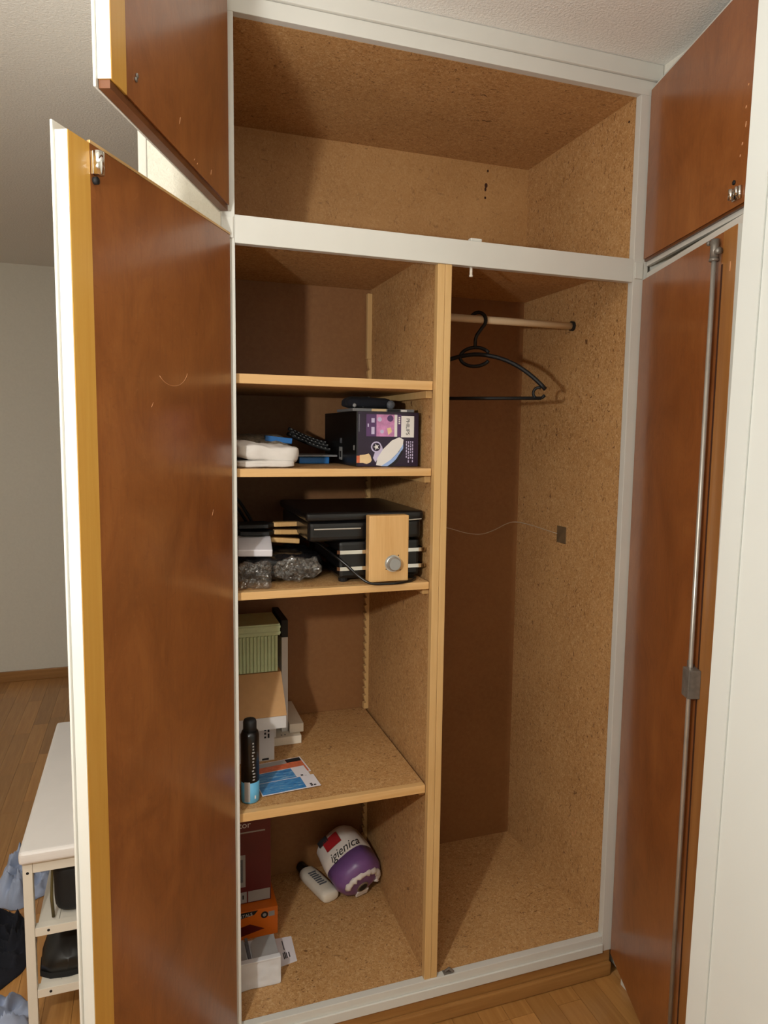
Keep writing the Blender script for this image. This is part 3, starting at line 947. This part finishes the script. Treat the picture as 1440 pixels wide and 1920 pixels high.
for (x, z) in ((0.388, 0.033), (0.352, 0.036), (0.383, 0.069)):
    bm = bmesh.new(); tube(bm, [(x, 0.0218, Z + z), (x, 0.0214, Z + z)], 0.0014, 8)
    mk('dial_mark', bm, 'ink_black', bp)
bm = bmesh.new()
ptsc = [(0.200, 0.30, Z + 0.075), (0.215, 0.18, Z + 0.085), (0.235, 0.075, Z + 0.068), (0.262, 0.045, Z + 0.045), (0.285, 0.030, Z + 0.022), (0.310, 0.0145, Z + 0.006), (0.345, 0.009, Z + 0.0036), (0.385, 0.012, Z + 0.0036), (0.420, 0.030, Z + 0.0036), (0.440, 0.055, Z + 0.005)]
fine = []
for i in range(len(ptsc) - 1):
    p0 = Vector(ptsc[max(i - 1, 0)]); p1 = Vector(ptsc[i]); p2 = Vector(ptsc[i + 1]); p3 = Vector(ptsc[min(i + 2, len(ptsc) - 1)])
    for k in range(6):
        t = k / 6
        fine.append(0.5 * ((2 * p1) + (p2 - p0) * t + (2 * p0 - 5 * p1 + 4 * p2 - p3) * t * t + (3 * p1 - p0 - 3 * p2 + p3) * t ** 3))
fine.append(Vector(ptsc[-1]))
fine = [Vector((p.x, p.y, max(p.z, Z + 0.0034))) for p in fine]
bm = bmesh.new(); tube(bm, fine, 0.0032, 8)
mk('power_cord', smooth(bm), 'black_plastic', gr)
# black bag, white packet on it, three small pans with wooden handles, clear film bag
tag(mk('black_bag', smooth(soft(0.122, 0.20, Z + 0.0006, 0.206, 0.205, 0.066, n=4, cuts=24, amp=0.011, freq=38, seed=11)), 'black_film'), 'crumpled black bag on the third shelf beside the grill', 'bag')
wp = bbox(-0.040, 0.040, -0.045, 0.045, 0, 0.018, bev=0.003, M=Matrix.Translation((0.058, 0.150, Z + 0.076)) @ Matrix.Rotation(math.radians(14), 4, 'X') @ Matrix.Rotation(math.radians(-6), 4, 'Z'))
tag(mk('paper_packet', wp, 'paper_white'), 'white paper packet lying on the black bag', 'packet')
for k, (z, x, y, rz, ry) in enumerate(((1.2880, 0.150, 0.215, 0, 0), (1.2680, 0.150, 0.213, 2, 2), (1.2480, 0.142, 0.205, -6, 4))):
    nm = ['topmost', 'middle', 'lowest'][k]
    pn = root('raclette_pan', (x, y, z), nm + ' of the three small black pans with wooden handles', 'pan', 'small pans with wooden handles')
    M = Matrix.Translation((x, y, z)) @ Matrix.Rotation(math.radians(rz), 4, 'Z') @ Matrix.Rotation(math.radians(ry), 4, 'Y')
    hb = bbox(-0.036, 0.036, -0.010, 0.010, -0.006, 0.006, bev=0.0025, M=M)
    mk('handle', hb, 'bamboo', pn)
    bm = bmesh.new()
    prism(bm, [(-0.125, -0.040), (-0.055, -0.040), (-0.038, -0.012), (-0.038, 0.012), (-0.055, 0.040), (-0.125, 0.040)], 'z', -0.004, 0.004)
    bmesh.ops.transform(bm, matrix=M, verts=bm.verts)
    mk('tray', bm, 'black_matte', pn)
def crumple(name, label, cx, cy, z0, dx, dy, dz, seed, mat, cat):
    b = soft(cx, cy, z0, dx, dy, dz, n=4, cuts=20, amp=0.020, freq=60, seed=seed)
    return tag(mk(name, b, mat), label, cat)
crumple('film_bag', 'crumpled clear plastic film at the front left corner of the third shelf', 0.046, 0.062, Z + 0.0006, 0.078, 0.05, 0.056, 21, 'clear_film', 'film')
b = soft(0.150, 0.078, Z + 0.012, 0.110, 0.016, 0.050, n=3, cuts=20, amp=0.016, freq=55, seed=23, flat_bottom=False)
tag(mk('film_bag', b, 'clear_film'), 'shiny clear film draped over the black bag beside the grill', 'film')
# loose black cables at the back left
for k in range(2):
    bm = bmesh.new()
    pts = [(0.012 + 0.10 * t, 0.35 + 0.06 * k, Z + 0.21 - 0.16 * t ** 1.4 - 0.02 * k) for t in [i / 12 for i in range(13)]]
    pts += [(0.112 + 0.02 * t, 0.35 + 0.06 * k, Z + 0.05 - 0.02 * k - (0.05 - 0.02 * k - 0.005) * t) for t in (0.3, 0.6, 1.0)]
    tube(bm, pts, 0.004, 8)
    tag(mk('loose_cable', smooth(bm), 'black_matte'), ['upper', 'lower'][k] + ' of two black cables hanging in the dark corner behind the pans', 'cable', 'loose cables on the third shelf')

# ------------------------------------------------------------------ fourth shelf: cartons, keepsake box, spray can, cards
Z = 0.638
tb = root('slim_carton', (0.13, 0.43, Z), 'flat cream carton lying lowest of the stack on the fourth shelf', 'carton')
mk('body', B(0.030, 0.216, 0.358, 0.560, Z + 0.0005, Z + 0.0235, bev=0.001), 'box_cream', tb)
for x in (0.160, 0.170):
    mk('print_dot', B(x, x + 0.004, 0.372, 0.378, Z + 0.0235, Z + 0.0238), 'ink_grey', tb)
tag(mk('small_carton', B(0.1865, 0.2265, 0.380, 0.560, Z + 0.0242, Z + 0.050, bev=0.001), 'box_cream'), 'narrow cream carton lying on the flat carton', 'carton')
sc = root('upright_carton', (0.17, 0.47, Z + 0.024), 'slim grey carton with a black upper end standing upright', 'carton')
mk('body', B(0.1665, 0.1845, 0.396, 0.556, Z + 0.0242, 0.940, bev=0.001), 'box_white', sc)
mk('black_end', B(0.1662, 0.1848, 0.3957, 0.5563, 0.9403, 0.990, bev=0.001), 'black_matte', sc)
wc = root('white_carton', (0.07, 0.31, Z), 'white carton with black printed signs standing behind the spray can', 'carton')
mk('body', B(0.020, 0.125, 0.275, 0.350, Z + 0.0005, 0.7495, bev=0.001), 'box_white', wc)
MC = frame_matrix((0.0, 0.2748, 0.0), (1, 0, 0), (0, 0, 1), (0, -1, 0))
for (x, z, w, h) in ((0.098, 0.722, 0.005, 0.006), (0.098, 0.712, 0.005, 0.006), (0.098, 0.702, 0.005, 0.005), (0.107, 0.718, 0.005, 0.010), (0.107, 0.702, 0.005, 0.012), (0.092, 0.641, 0.018, 0.005)):
    plate('print_sign', wc, MC, x, x + w, z, z + h, 'ink_black')
tag(mk('rear_carton', B(0.010, 0.145, 0.362, 0.500, Z + 0.0242, 0.7495, bev=0.001), 'box_white'), 'pale carton at the back carrying the brown-topped carton', 'carton')
tl = root('sloped_carton', (0.07, 0.33, 0.75), 'grey carton with a sloping brown cardboard front under the green box', 'carton')
bm = bmesh.new(); prism(bm, [(0.216, 0.7500), (0.216, 0.7830), (0.300, 0.8720), (0.470, 0.8720), (0.470, 0.7500)], 'x', 0.003, 0.146)
mk('body', bm, 'box_white', tl)
bm = bmesh.new(); prism(bm, [(0.2135, 0.7845), (0.2990, 0.8745), (0.470, 0.8745), (0.470, 0.8722), (0.2998, 0.8722), (0.2150, 0.7832)], 'x', 0.0025, 0.1475)
mk('top_sheet', bm, 'kraft', tl)
gb = root('keepsake_box', (0.075, 0.37, 0.875), 'pale green fluted wooden box with an overhanging lid', 'box')
mk('body', B(0.006, 0.140, 0.304, 0.425, 0.8750, 0.976, bev=0.001), 'green_paint', gb)
for i in range(14):
    x = 0.0075 + i * 0.0095
    bm = bmesh.new()
    prism(bm, [(x, 0.3039), (x + 0.0064, 0.3039), (x + 0.0052, 0.2995), (x + 0.0012, 0.2995)], 'z', 0.877, 0.975)
    mk('flute', bm, 'green_paint', gb)
ld = mk('lid', B(0.002, 0.145, 0.296, 0.430, 0.9765, 1.008, bev=0.002), 'green_paint', gb)
mk('lid_bead', B(0.0015, 0.1460, 0.2942, 0.2958, 0.981, 0.987, bev=0.0005), 'green_paint', ld)
mk('lid_bead', B(0.0015, 0.1460, 0.2942, 0.2958, 0.997, 1.003, bev=0.0005), 'green_paint', ld)
cn = root('spray_can', (0.034, 0.078, Z), 'black spray can with a light blue base at the front of the fourth shelf', 'can')
bm = bmesh.new(); lathe(bm, [(0.0200, 0.0005), (0.0218, 0.004), (0.0218, 0.052)], (0.034, 0.078, Z), 28)
mk('lower_band', smooth(bm), 'light_blue', cn)
bm = bmesh.new(); lathe(bm, [(0.0218, 0.0522), (0.0218, 0.165), (0.019, 0.174)], (0.034, 0.078, Z), 28)
cb = mk('body', smooth(bm), 'black_plastic', cn)
bm = bmesh.new(); lathe(bm, [(0.0160, 0.1742), (0.0160, 0.196), (0.0135, 0.202)], (0.034, 0.078, Z), 24)
mk('cap', smooth(bm), 'black_matte', cn)
def can_patch(name, a0, a1, z0, z1, mat, r=0.0221):
    bm = bmesh.new()
    n = 8
    for i in range(n):
        t0 = a0 + (a1 - a0) * i / n; t1 = a0 + (a1 - a0) * (i + 1) / n
        q = [bm.verts.new((0.034 + r * math.cos(t), 0.078 + r * math.sin(t), Z + z)) for t, z in ((t0, z0), (t1, z0), (t1, z1), (t0, z1))]
        bm.faces.new(q)
    bmesh.ops.recalc_face_normals(bm, faces=bm.faces)
    return mk(name, bm, mat, cb)
can_patch('label_patch', math.radians(225), math.radians(262), 0.006, 0.055, 'silver_grey')
can_patch('label_patch', math.radians(290), math.radians(300), 0.012, 0.020, 'ink_white')
rl = random.Random(5)
for i in range(13):
    z = 0.058 + i * 0.0075
    a = math.radians(277 + rl.uniform(-3, 3))
    can_patch('lettering', a, a + math.radians(rl.uniform(8, 17)), z, z + 0.0035, 'silver_grey', 0.0220)
# picture cards
def card(label, cx, cy, rot, z, w=0.148, h=0.085, style=0):
    M = Matrix.Translation((cx, cy, z)) @ Matrix.Rotation(math.radians(rot), 4, 'Z')
    r = root('picture_card', (cx, cy, z), label, 'card', 'picture cards on the fourth shelf')
    mk('sheet', bbox(-w / 2, w / 2, -h / 2, h / 2, 0, 0.0008, M=M), 'paper_white', r)
    pm = 'photo_card'
    mk('picture', bbox(-w / 2 + 0.002, w / 2 - (0.036 if style < 2 else 0.004), -h / 2 + 0.003, h / 2 - 0.003, 0.0009, 0.0011, M=M), pm if style < 2 else 'orange_print', r)
    if style < 2:
        for (dx, dy) in ((0.018, -0.012), (0.018, -0.004), (0.010, -0.012)):
            mk('print_sign', bbox(w / 2 - dx - 0.006, w / 2 - dx, dy - 0.015, dy - 0.009, 0.0009, 0.0012, M=M), 'ink_black', r)
    else:
        mk('print_patch', bbox(-w / 2 + 0.002, w / 2 - 0.045, h / 2 - 0.026, h / 2 - 0.004, 0.0012, 0.0014, M=M), 'silver_grey', r)
        mk('print_patch', bbox(w / 2 - 0.044, w / 2 - 0.004, h / 2 - 0.024, h / 2 - 0.004, 0.0012, 0.0014, M=M), 'ink_black', r)
    return r
card('orange and grey picture card, rearmost of the three cards', 0.126, 0.218, 7, Z + 0.0004, style=2, h=0.092)
card('blue picture card lying in the middle of the three cards', 0.122, 0.170, 7, Z + 0.0022, style=0, h=0.070)
card('blue picture card nearest the shelf edge', 0.134, 0.116, 5, Z + 0.0042, style=1, h=0.064)

# ------------------------------------------------------------------ wardrobe floor: cartons, tissue pack, lotion bottle
Z = ZB
oc = root('orange_carton', (0.07, 0.40, Z), 'orange carton with black lettering under the maroon carton', 'carton')
mk('body', B(0.002, 0.137, 0.300, 0.500, Z + 0.0005, 0.199, bev=0.001), 'orange', oc)
MO = frame_matrix((0.0, 0.2998, 0.0), (1, 0, 0), (0, 0, 1), (0, -1, 0))
poly_plate('black_band', oc, MO, [(0.004, 0.176), (0.072, 0.186), (0.082, 0.197), (0.004, 0.197)], 'ink_black')
text('lettering', 'ANTALS', 0.0125, MO @ Matrix.Translation((0.044, 0.187, 0.0007)) @ Matrix.Rotation(math.radians(5), 4, 'Z'), 'ink_white', oc)
poly_plate('badge', oc, MO, [(0.100 + 0.010 * math.cos(i * math.pi / 8), 0.180 + 0.010 * math.sin(i * math.pi / 8)) for i in range(16)], 'ink_black')
poly_plate('badge', oc, MO, [(0.100 + 0.005 * math.cos(i * math.pi / 8), 0.180 + 0.005 * math.sin(i * math.pi / 8)) for i in range(16)], 'silver_grey', z=0.0006)
plate('badge', oc, MO, 0.111, 0.128, 0.173, 0.187, 'silver_grey')
poly_plate('print_patch', oc, MO, [(0.01, 0.150), (0.06, 0.160), (0.10, 0.140), (0.02, 0.125)], 'maroon')
rc = root('maroon_carton', (0.06, 0.42, 0.2), 'tall maroon carton with a phone picture, standing on the orange carton', 'carton')
mk('body', B(0.002, 0.124, 0.335, 0.495, 0.2000, 0.560, bev=0.001), 'maroon', rc)
MR = frame_matrix((0.0, 0.3348, 0.0), (1, 0, 0), (0, 0, 1), (0, -1, 0))
plate('white_panel', rc, MR, 0.060, 0.121, 0.203, 0.235, 'silver_grey')
plate('white_panel', rc, MR, 0.006, 0.056, 0.203, 0.235, 'silver_grey')
plate('print_sign', rc, MR, 0.044, 0.048, 0.214, 0.226, 'ink_black', z=0.0005)
plate('phone_picture', rc, MR, 0.005, 0.053, 0.250, 0.345, 'silver_grey')
plate('phone_picture', rc, MR, 0.010, 0.046, 0.265, 0.332, 'ink_grey', z=0.0005)
text('lettering', 'tor', 0.026, MR @ Matrix.Translation((0.052, 0.432, 0.0004)), 'ink_white', rc)
plate('print_line', rc, MR, 0.040, 0.108, 0.408, 0.412, 'silver_grey')
bars = [0.066, 0.071, 0.0745, 0.080, 0.084, 0.089, 0.093, 0.099]
plate('bar_panel', rc, MR, 0.062, 0.104, 0.482, 0.530, 'silver_grey')
for x in bars:
    plate('bar', rc, MR, x, x + 0.0022, 0.486, 0.530, 'ink_black', z=0.0005)
# white and grey foil packaging
fk = root('foil_pack', (0.056, 0.162, Z), 'white and silver foil pouch package at the front of the wardrobe floor', 'package')
mk('front_panel', smooth(soft(0.0575, 0.116, Z + 0.0005, 0.111, 0.010, 0.072, n=22, cuts=22, amp=0.0035, freq=34, seed=31)), 'foil_white', fk)
mk('body', smooth(soft(0.0575, 0.166, Z + 0.0005, 0.110, 0.088, 0.064, n=16, cuts=18, amp=0.004, freq=24, seed=32)), 'foil_white', fk)
mk('top_seam', B(0.003, 0.1125, 0.1085, 0.124, Z + 0.0715, Z + 0.0755, bev=0.0015), 'foil_white', fk)
for (x0, x1) in ((0.045, 0.110), (0.004, 0.030)):
    bm = bmesh.new()
    pts = []
    r = min(0.03, (x1 - x0) / 2)
    pts = [(x1, 0.128), (x1, 0.208)] + [(x0 + r - r * math.sin(i * math.pi / 12), 0.208 - r + r * math.cos(i * math.pi / 12)) for i in range(7)] + [(x0, 0.128)]
    prism(bm, pts, 'z', Z + 0.066, Z + 0.0685)
    mk('flap', bm, 'silver_grey', fk)
mk('strap', B(0.033, 0.041, 0.126, 0.212, Z + 0.066, Z + 0.070, bev=0.001), 'ink_grey', fk)
lb = root('paper_label', (0.15, 0.22, Z), 'small white paper slip lying on the wardrobe floor', 'paper')
bm = bmesh.new(); prism(bm, [(0.119, 0.166), (0.167, 0.175), (0.170, 0.274), (0.125, 0.276)], 'z', Z + 0.0004, Z + 0.0012)
mk('sheet', bm, 'paper_white', lb)
for (x, y0, y1) in ((0.135, 0.190, 0.215), (0.139, 0.192, 0.217), (0.143, 0.193, 0.214), (0.150, 0.195, 0.214)):
    mk('bar', B(x, x + 0.0028, y0, y1, Z + 0.0013, Z + 0.0015), 'ink_black', lb)
mk('print_line', B(0.140, 0.143, 0.225, 0.262, Z + 0.0013, Z + 0.0015), 'ink_grey', lb)
# lotion bottle lying down
axis = Vector((0.057, -0.180, 0)).normalized()
side = Vector((axis.y * -1, axis.x, 0))
Mb = frame_matrix((0.312, 0.380, Z), -axis, -side, Vector((0, 0, 1)))   # x runs away from the camera
lo_ = root('lotion_bottle', (0.295, 0.47, Z), 'white flat bottle with black cap lying in front of the tissue pack', 'bottle')
bm = bmesh.new()
rings = []
for (x, sw, sh) in ((0.0, 0.022, 0.013), (0.003, 0.027, 0.0165), (0.02, 0.029, 0.0185), (0.12, 0.029, 0.0185), (0.150, 0.026, 0.0175), (0.160, 0.016, 0.012)):
    ring = []
    for k in range(24):
        a = k * 2 * math.pi / 24
        ca_, sa_ = math.cos(a), math.sin(a)
        ring.append(bm.verts.new((x, sw * math.copysign(abs(ca_) ** 0.75, ca_), 0.0192 + sh * math.copysign(abs(sa_) ** 0.75, sa_))))
    rings.append(ring)
for i in range(len(rings) - 1):
    for k in range(24):
        bm.faces.new((rings[i][k], rings[i][(k + 1) % 24], rings[i + 1][(k + 1) % 24], rings[i + 1][k]))
bm.faces.new(rings[0][::-1]); bm.faces.new(rings[-1])
bmesh.ops.recalc_face_normals(bm, faces=bm.faces)
bmesh.ops.transform(bm, matrix=Mb, verts=bm.verts)
mk('body', smooth(bm), 'box_cream', lo_)
bm = bmesh.new()
tube(bm, [(0.1605, 0, 0.0192), (0.190, 0, 0.0192)], [0.016, 0.015], 20)
bmesh.ops.transform(bm, matrix=Mb, verts=bm.verts)
mk('cap', bm, 'black_plastic', lo_)
for i in range(7):
    b = bbox(0.045 + i * 0.011, 0.052 + i * 0.011, -0.012 + (i % 3) * 0.002, 0.014, 0.0380, 0.0385, M=Mb)
    mk('lettering', b, 'ink_grey', lo_)
# roll of tissue in its printed wrapper, leaning in the corner
tp = root('tissue_pack', (0.385, 0.455, Z), 'white and purple wrapped tissue roll pack in the corner of the wardrobe floor', 'tissue pack')
ax = Vector((0.30, -0.86, -0.42)).normalized()        # towards the open, purple end
up = Vector((0, 0, 1)); sx = ax.cross(up).normalized(); uy = sx.cross(ax).normalized()
Mt = frame_matrix((0.379, 0.428, Z + 0.0924), sx, uy, ax)
def tp_solid(z0, z1, prof, name, mat, seed, amp=0.003):
    bm = bmesh.new()
    rings = []
    for (z, r) in prof:
        ring = []
        for k in range(40):
            a = k * 2 * math.pi / 40
            d = noise.noise(Vector((math.cos(a) * 3, math.sin(a) * 3, z * 22 + seed))) * amp
            sq = 1.0 + 0.05 * math.cos(4 * a)
            ring.append(bm.verts.new(((r + d) * sq * math.cos(a), (r + d) * sq * math.sin(a) * 0.95, z)))
        rings.append(ring)
    for i in range(len(rings) - 1):
        for k in range(40):
            bm.faces.new((rings[i][k], rings[i][(k + 1) % 40], rings[i + 1][(k + 1) % 40], rings[i + 1][k]))
    bm.faces.new(rings[0][::-1]); bm.faces.new(rings[-1])
    bmesh.ops.recalc_face_normals(bm, faces=bm.faces)
    bmesh.ops.transform(bm, matrix=Mt, verts=bm.verts)
    return mk(name, smooth(bm), mat, tp)
tp_solid(0, 0, [(-0.095, 0.030), (-0.088, 0.056), (-0.070, 0.072), (-0.02, 0.077), (0.008, 0.077)], 'white_wrapper', 'tissue_white', 1)
tp_solid(0, 0, [(0.0082, 0.0775), (0.055, 0.076), (0.072, 0.066), (0.082, 0.048), (0.084, 0.030)], 'purple_end', 'purple_wrap', 2)
# frilled white band across the purple end, cardboard core, print
bm = bmesh.new()
pts = []
for i in range(24):
    a = math.radians(5 + i * 190 / 23)
    pts.append(Mt @ Vector((0.056 * math.cos(a), 0.050 * math.sin(a) - 0.006, 0.076 + 0.004 * (i % 2))))
tube(bm, pts, [0.0095 + 0.002 * (i % 3 - 1) for i in range(24)], 8)
mk('frill', smooth(bm), 'tissue_white', tp)
bm = bmesh.new(); lathe(bm, [(0.019, 0.0842), (0.019, 0.0875)], seg=20, M=Mt @ Matrix.Translation((0.0, -0.012, 0)))
core = mk('core', bm, 'cardboard_core', tp)
bm = bmesh.new(); lathe(bm, [(0.014, 0.0876), (0.014, 0.0882)], seg=20, M=Mt @ Matrix.Translation((0.0, -0.012, 0)))
mk('core_hole', bm, 'black_matte', core)
mk('tissue_tail', bbox(-0.030, 0.012, -0.056, -0.034, 0.080, 0.0865, bev=0.003, M=Mt), 'tissue_white', tp)
def wrap(name, a0, a1, z0, z1, mat, r=0.0808):
    bm = bmesh.new(); n = 10
    for i in range(n):
        t0 = a0 + (a1 - a0) * i / n; t1 = a0 + (a1 - a0) * (i + 1) / n
        f4 = lambda t: 1.0 + 0.05 * math.cos(4 * t)
        q = [bm.verts.new((r * f4(t) * math.cos(t), r * f4(t) * math.sin(t) * 0.95, z)) for t, z in ((t0, z0), (t1, z0), (t1, z1), (t0, z1))]
        bm.faces.new(q)
    bmesh.ops.recalc_face_normals(bm, faces=bm.faces)
    bmesh.ops.transform(bm, matrix=Mt, verts=bm.verts)
    return mk(name, bm, mat, tp)
wrap('red_badge', math.radians(28), math.radians(68), -0.066, -0.032, 'red_print')
wrap('dark_badge', math.radians(18), math.radians(44), -0.078, -0.060, 'ink_black')
# bent lettering along the wrapper
cu = bpy.data.curves.new('wrap_lettering', 'FONT'); cu.body = 'igienica'; cu.size = 0.036; cu.shear = 0.35; cu.align_x = 'CENTER'
cu.resolution_u = 3
o = bpy.data.objects.new('wrap_lettering', cu); C.objects.link(o)
me = bpy.data.meshes.new_from_object(o.evaluated_get(bpy.context.evaluated_depsgraph_get()))
bm = bmesh.new(); bm.from_mesh(me)
bpy.data.objects.remove(o); bpy.data.curves.remove(cu); bpy.data.meshes.remove(me)
for v in bm.verts:
    a = math.radians(62) + v.co.x / 0.080
    r = 0.0812 * (1.0 + 0.05 * math.cos(4 * a))
    v.co = Vector((r * math.cos(a), r * math.sin(a) * 0.95, -v.co.y + 0.004))
bmesh.ops.transform(bm, matrix=Mt, verts=bm.verts)
mk('lettering', bm, 'ink_black', tp)

# ------------------------------------------------------------------ bench with shoes, clothes on the floor (room on the left)
bn = root('shoe_bench', (-0.345, 0.65, 0.0), 'white shoe bench with padded seat beside the left door', 'bench')
BX_0, BX_1, BY_0, BY_1 = -0.487, -0.200, 0.242, 1.045
mk('seat_pad', bbox(BX_0 - 0.006, BX_1, BY_0 - 0.018, BY_1 + 0.005, 0.482, 0.515, bev=0.012, seg=4), 'vinyl_white', bn)
for (x, y) in ((BX_0, BY_0), (BX_1 - 0.022, BY_0), (BX_0, BY_1 - 0.022), (BX_1 - 0.022, BY_1 - 0.022)):
    lg = mk('leg', B(x, x + 0.022, y, y + 0.022, 0.0008, 0.4815, bev=0.002), 'bench_white', bn)
    if y == BY_0:
        bm = bmesh.new(); tube(bm, [(x + 0.011, y - 0.0004, 0.452), (x + 0.011, y + 0.0002, 0.452)], 0.0035, 10)
        mk('bolt', bm, 'black_matte', lg)
for y in (BY_0, BY_1 - 0.022):
    mk('end_rail', B(BX_0 + 0.0223, BX_1 - 0.0223, y + 0.001, y + 0.020, 0.450, 0.4815, bev=0.001), 'bench_white', bn)
for x in (BX_0, BX_1 - 0.022):
    mk('side_rail', B(x + 0.001, x + 0.020, BY_0 + 0.0223, BY_1 - 0.0223, 0.450, 0.4815, bev=0.001), 'bench_white', bn)
for z in (0.284, 0.122):
    for y in (BY_0, BY_1 - 0.022):
        er = mk('end_rail', B(BX_0 + 0.0223, BX_1 - 0.0223, y + 0.001, y + 0.024, z, z + 0.022, bev=0.001), 'bench_white', bn)
        if y == BY_0:
            bm = bmesh.new(); tube(bm, [(BX_0 + 0.052, y + 0.0006, z + 0.012), (BX_0 + 0.052, y + 0.0012, z + 0.012)], 0.0035, 10)
            mk('bolt', bm, 'black_matte', er)
    for k in range(5):
        x = BX_0 + 0.026 + k * 0.048
        mk('shelf_slat', B(x, x + 0.0472, BY_0 + 0.0245, BY_1 - 0.0245, z + 0.006, z + 0.018, bev=0.001), 'bench_white', bn)

def shoe(label, x, y, z, rz, L=0.27, w=0.095, h=0.10, boot=0.0):
    r = root('shoe', (x, y, z), label, 'shoe')
    M = Matrix.Translation((x, y, z)) @ Matrix.Rotation(math.radians(rz), 4, 'Z')
    bm = bmesh.new()
    prof = [(0.0, 0.030, 0.028), (0.02, 0.60, 0.030), (0.08, 0.95, 0.042), (0.25, 1.0, 0.060), (0.42, 0.86, 0.078), (0.60, 0.74, 0.098), (0.80, 0.72, 0.105), (0.95, 0.62, 0.104), (1.0, 0.30, 0.095)]
    rings = []
    for (t, ww, hh) in prof:
        hh = hh * h / 0.10 + (boot if t > 0.55 else boot * max(0, (t - 0.4) / 0.15) * 0.4)
        ring = []
        for k in range(16):
            a = k * math.pi / 15
            ring.append(bm.verts.new((w / 2 * ww * math.cos(a), -L / 2 + t * L, 0.016 + hh * math.sin(a) ** 0.7)))
        rings.append(ring)
    for i in range(len(rings) - 1):
        for k in range(15):
            bm.faces.new((rings[i][k], rings[i][k + 1], rings[i + 1][k + 1], rings[i + 1][k]))
        bm.faces.new((rings[i][0], rings[i + 1][0], rings[i + 1][15], rings[i][15]))
    bm.faces.new(rings[0]); bm.faces.new(rings[-1][::-1])
    bmesh.ops.recalc_face_normals(bm, faces=bm.faces)
    bmesh.ops.transform(bm, matrix=M, verts=bm.verts)
    mk('upper', smooth(bm), 'leather_black', r)
    bm = bmesh.new()
    out = [(w / 2 * ww * 1.04, -L / 2 + t * L) for (t, ww, hh) in prof]
    poly = out + [(-a, b) for a, b in out[::-1]]
    prism(bm, poly, 'z', 0.0005, 0.0158)
    bmesh.ops.transform(bm, matrix=M, verts=bm.verts)
    mk('sole', bm, 'black_matte', r)
    return r
shoe('black shoe on the lower rack of the white bench', -0.397, 0.418, 0.1402, 0, L=0.29, w=0.138, h=0.118)
shoe('black shoe at the back of the lower rack of the bench', -0.272, 0.46, 0.1402, 0, L=0.28, w=0.090)
bg = root('black_bag', (-0.33, 0.45, 0.302), 'black bag with olive piping on the upper rack of the white bench', 'bag')
mk('body', smooth(soft(-0.330, 0.425, 0.3025, 0.200, 0.30, 0.142, n=7, amp=0.004, freq=12, seed=41)), 'black_matte', bg)
for (dy) in (0.2715, 0.5785):
    bm = bmesh.new()
    tube(bm, [(-0.427, dy + 0.004, 0.308), (-0.4295, dy + 0.002, 0.36), (-0.426, dy + 0.004, 0.436), (-0.33, dy, 0.440), (-0.24, dy + 0.003, 0.436)], 0.004, 8)
    mk('piping', smooth(bm), 'olive', bg)

def garment(name, label, cx, cy, rx, ry, h, seed, mat, rot=0.0, res=46, ridge=1.0, notch=0.18, dirv=(1.0, 0.25)):
    """crumpled garment lying on the floor: closed mesh with irregular outline and folds"""
    bm = bmesh.new()
    top = {}
    cr, sr = math.cos(rot), math.sin(rot)
    nr, na = 30, 96
    def pt(i, k):
        a = k * 2 * math.pi / na
        R = 1.0 + notch * (noise.noise(Vector((math.cos(a) * 1.3 + seed, math.sin(a) * 1.3, seed * 0.7))) + 0.5 * noise.noise(Vector((math.cos(a) * 3.1, math.sin(a) * 3.1 + seed, 2.0))))
        t = i / nr
        x, y = R * t * math.cos(a) * rx, R * t * math.sin(a) * ry
        wx = x + 0.03 * noise.noise(Vector((x * 9, y * 9, seed)))
        wy = y + 0.03 * noise.noise(Vector((x * 9 + 5, y * 9, seed)))
        f = noise.noise(Vector((wx * 22 * dirv[0] + wy * 8 * dirv[1] + seed, wy * 20 * dirv[1] - wx * 5, seed)))
        f2 = noise.noise(Vector((wx * 40 + seed, wy * 26, 1.7 + seed)))
        f3 = noise.noise(Vector((x * 7 + seed, y * 7, 4.2)))
        e = max(0.0, 1 - t ** 5)
        z = 0.004 + h * e * (0.35 + 0.45 * f3 + 0.75 * max(0.0, 1 - abs(f) * 3.2) * ridge + 0.40 * max(0.0, 1 - abs(f2) * 3.0))
        if i == nr:
            z = 0.004
        return Vector((cx + x * cr - y * sr, cy + x * sr + y * cr, max(z, 0.004)))
    c = bm.verts.new(pt(0, 0))
    rings = []
    for i in range(1, nr + 1):
        rings.append([bm.verts.new(pt(i, k)) for k in range(na)])
    for k in range(na):
        bm.faces.new((c, rings[0][k], rings[0][(k + 1) % na]))
    for i in range(nr - 1):
        for k in range(na):
            bm.faces.new((rings[i][k], rings[i + 1][k], rings[i + 1][(k + 1) % na], rings[i][(k + 1) % na]))
    base = [bm.verts.new((v.co.x, v.co.y, 0.0008)) for v in rings[-1]]
    for k in range(na):
        bm.faces.new((rings[-1][k], base[k], base[(k + 1) % na], rings[-1][(k + 1) % na]))
    bm.faces.new(base[::-1])
    bmesh.ops.recalc_face_normals(bm, faces=bm.faces)
    return tag(mk(name, smooth(bm), mat), label, 'clothing')
garment('crumpled_shirt', 'light blue shirt crumpled on the floor behind the bench legs', -0.590, 0.935, 0.090, 0.110, 0.09, 3.1, 'shirt_blue', rot=-0.5)
garment('crumpled_trousers', 'dark navy trousers lying on the floor left of the bench', -0.640, 0.620, 0.125, 0.165, 0.07, 8.4, 'navy_fabric', notch=0.12)
garment('crumpled_shirt', 'light blue garment on the floor in front of the navy trousers', -0.612, 0.315, 0.100, 0.125, 0.05, 5.7, 'shirt_blue', rot=-0.7)
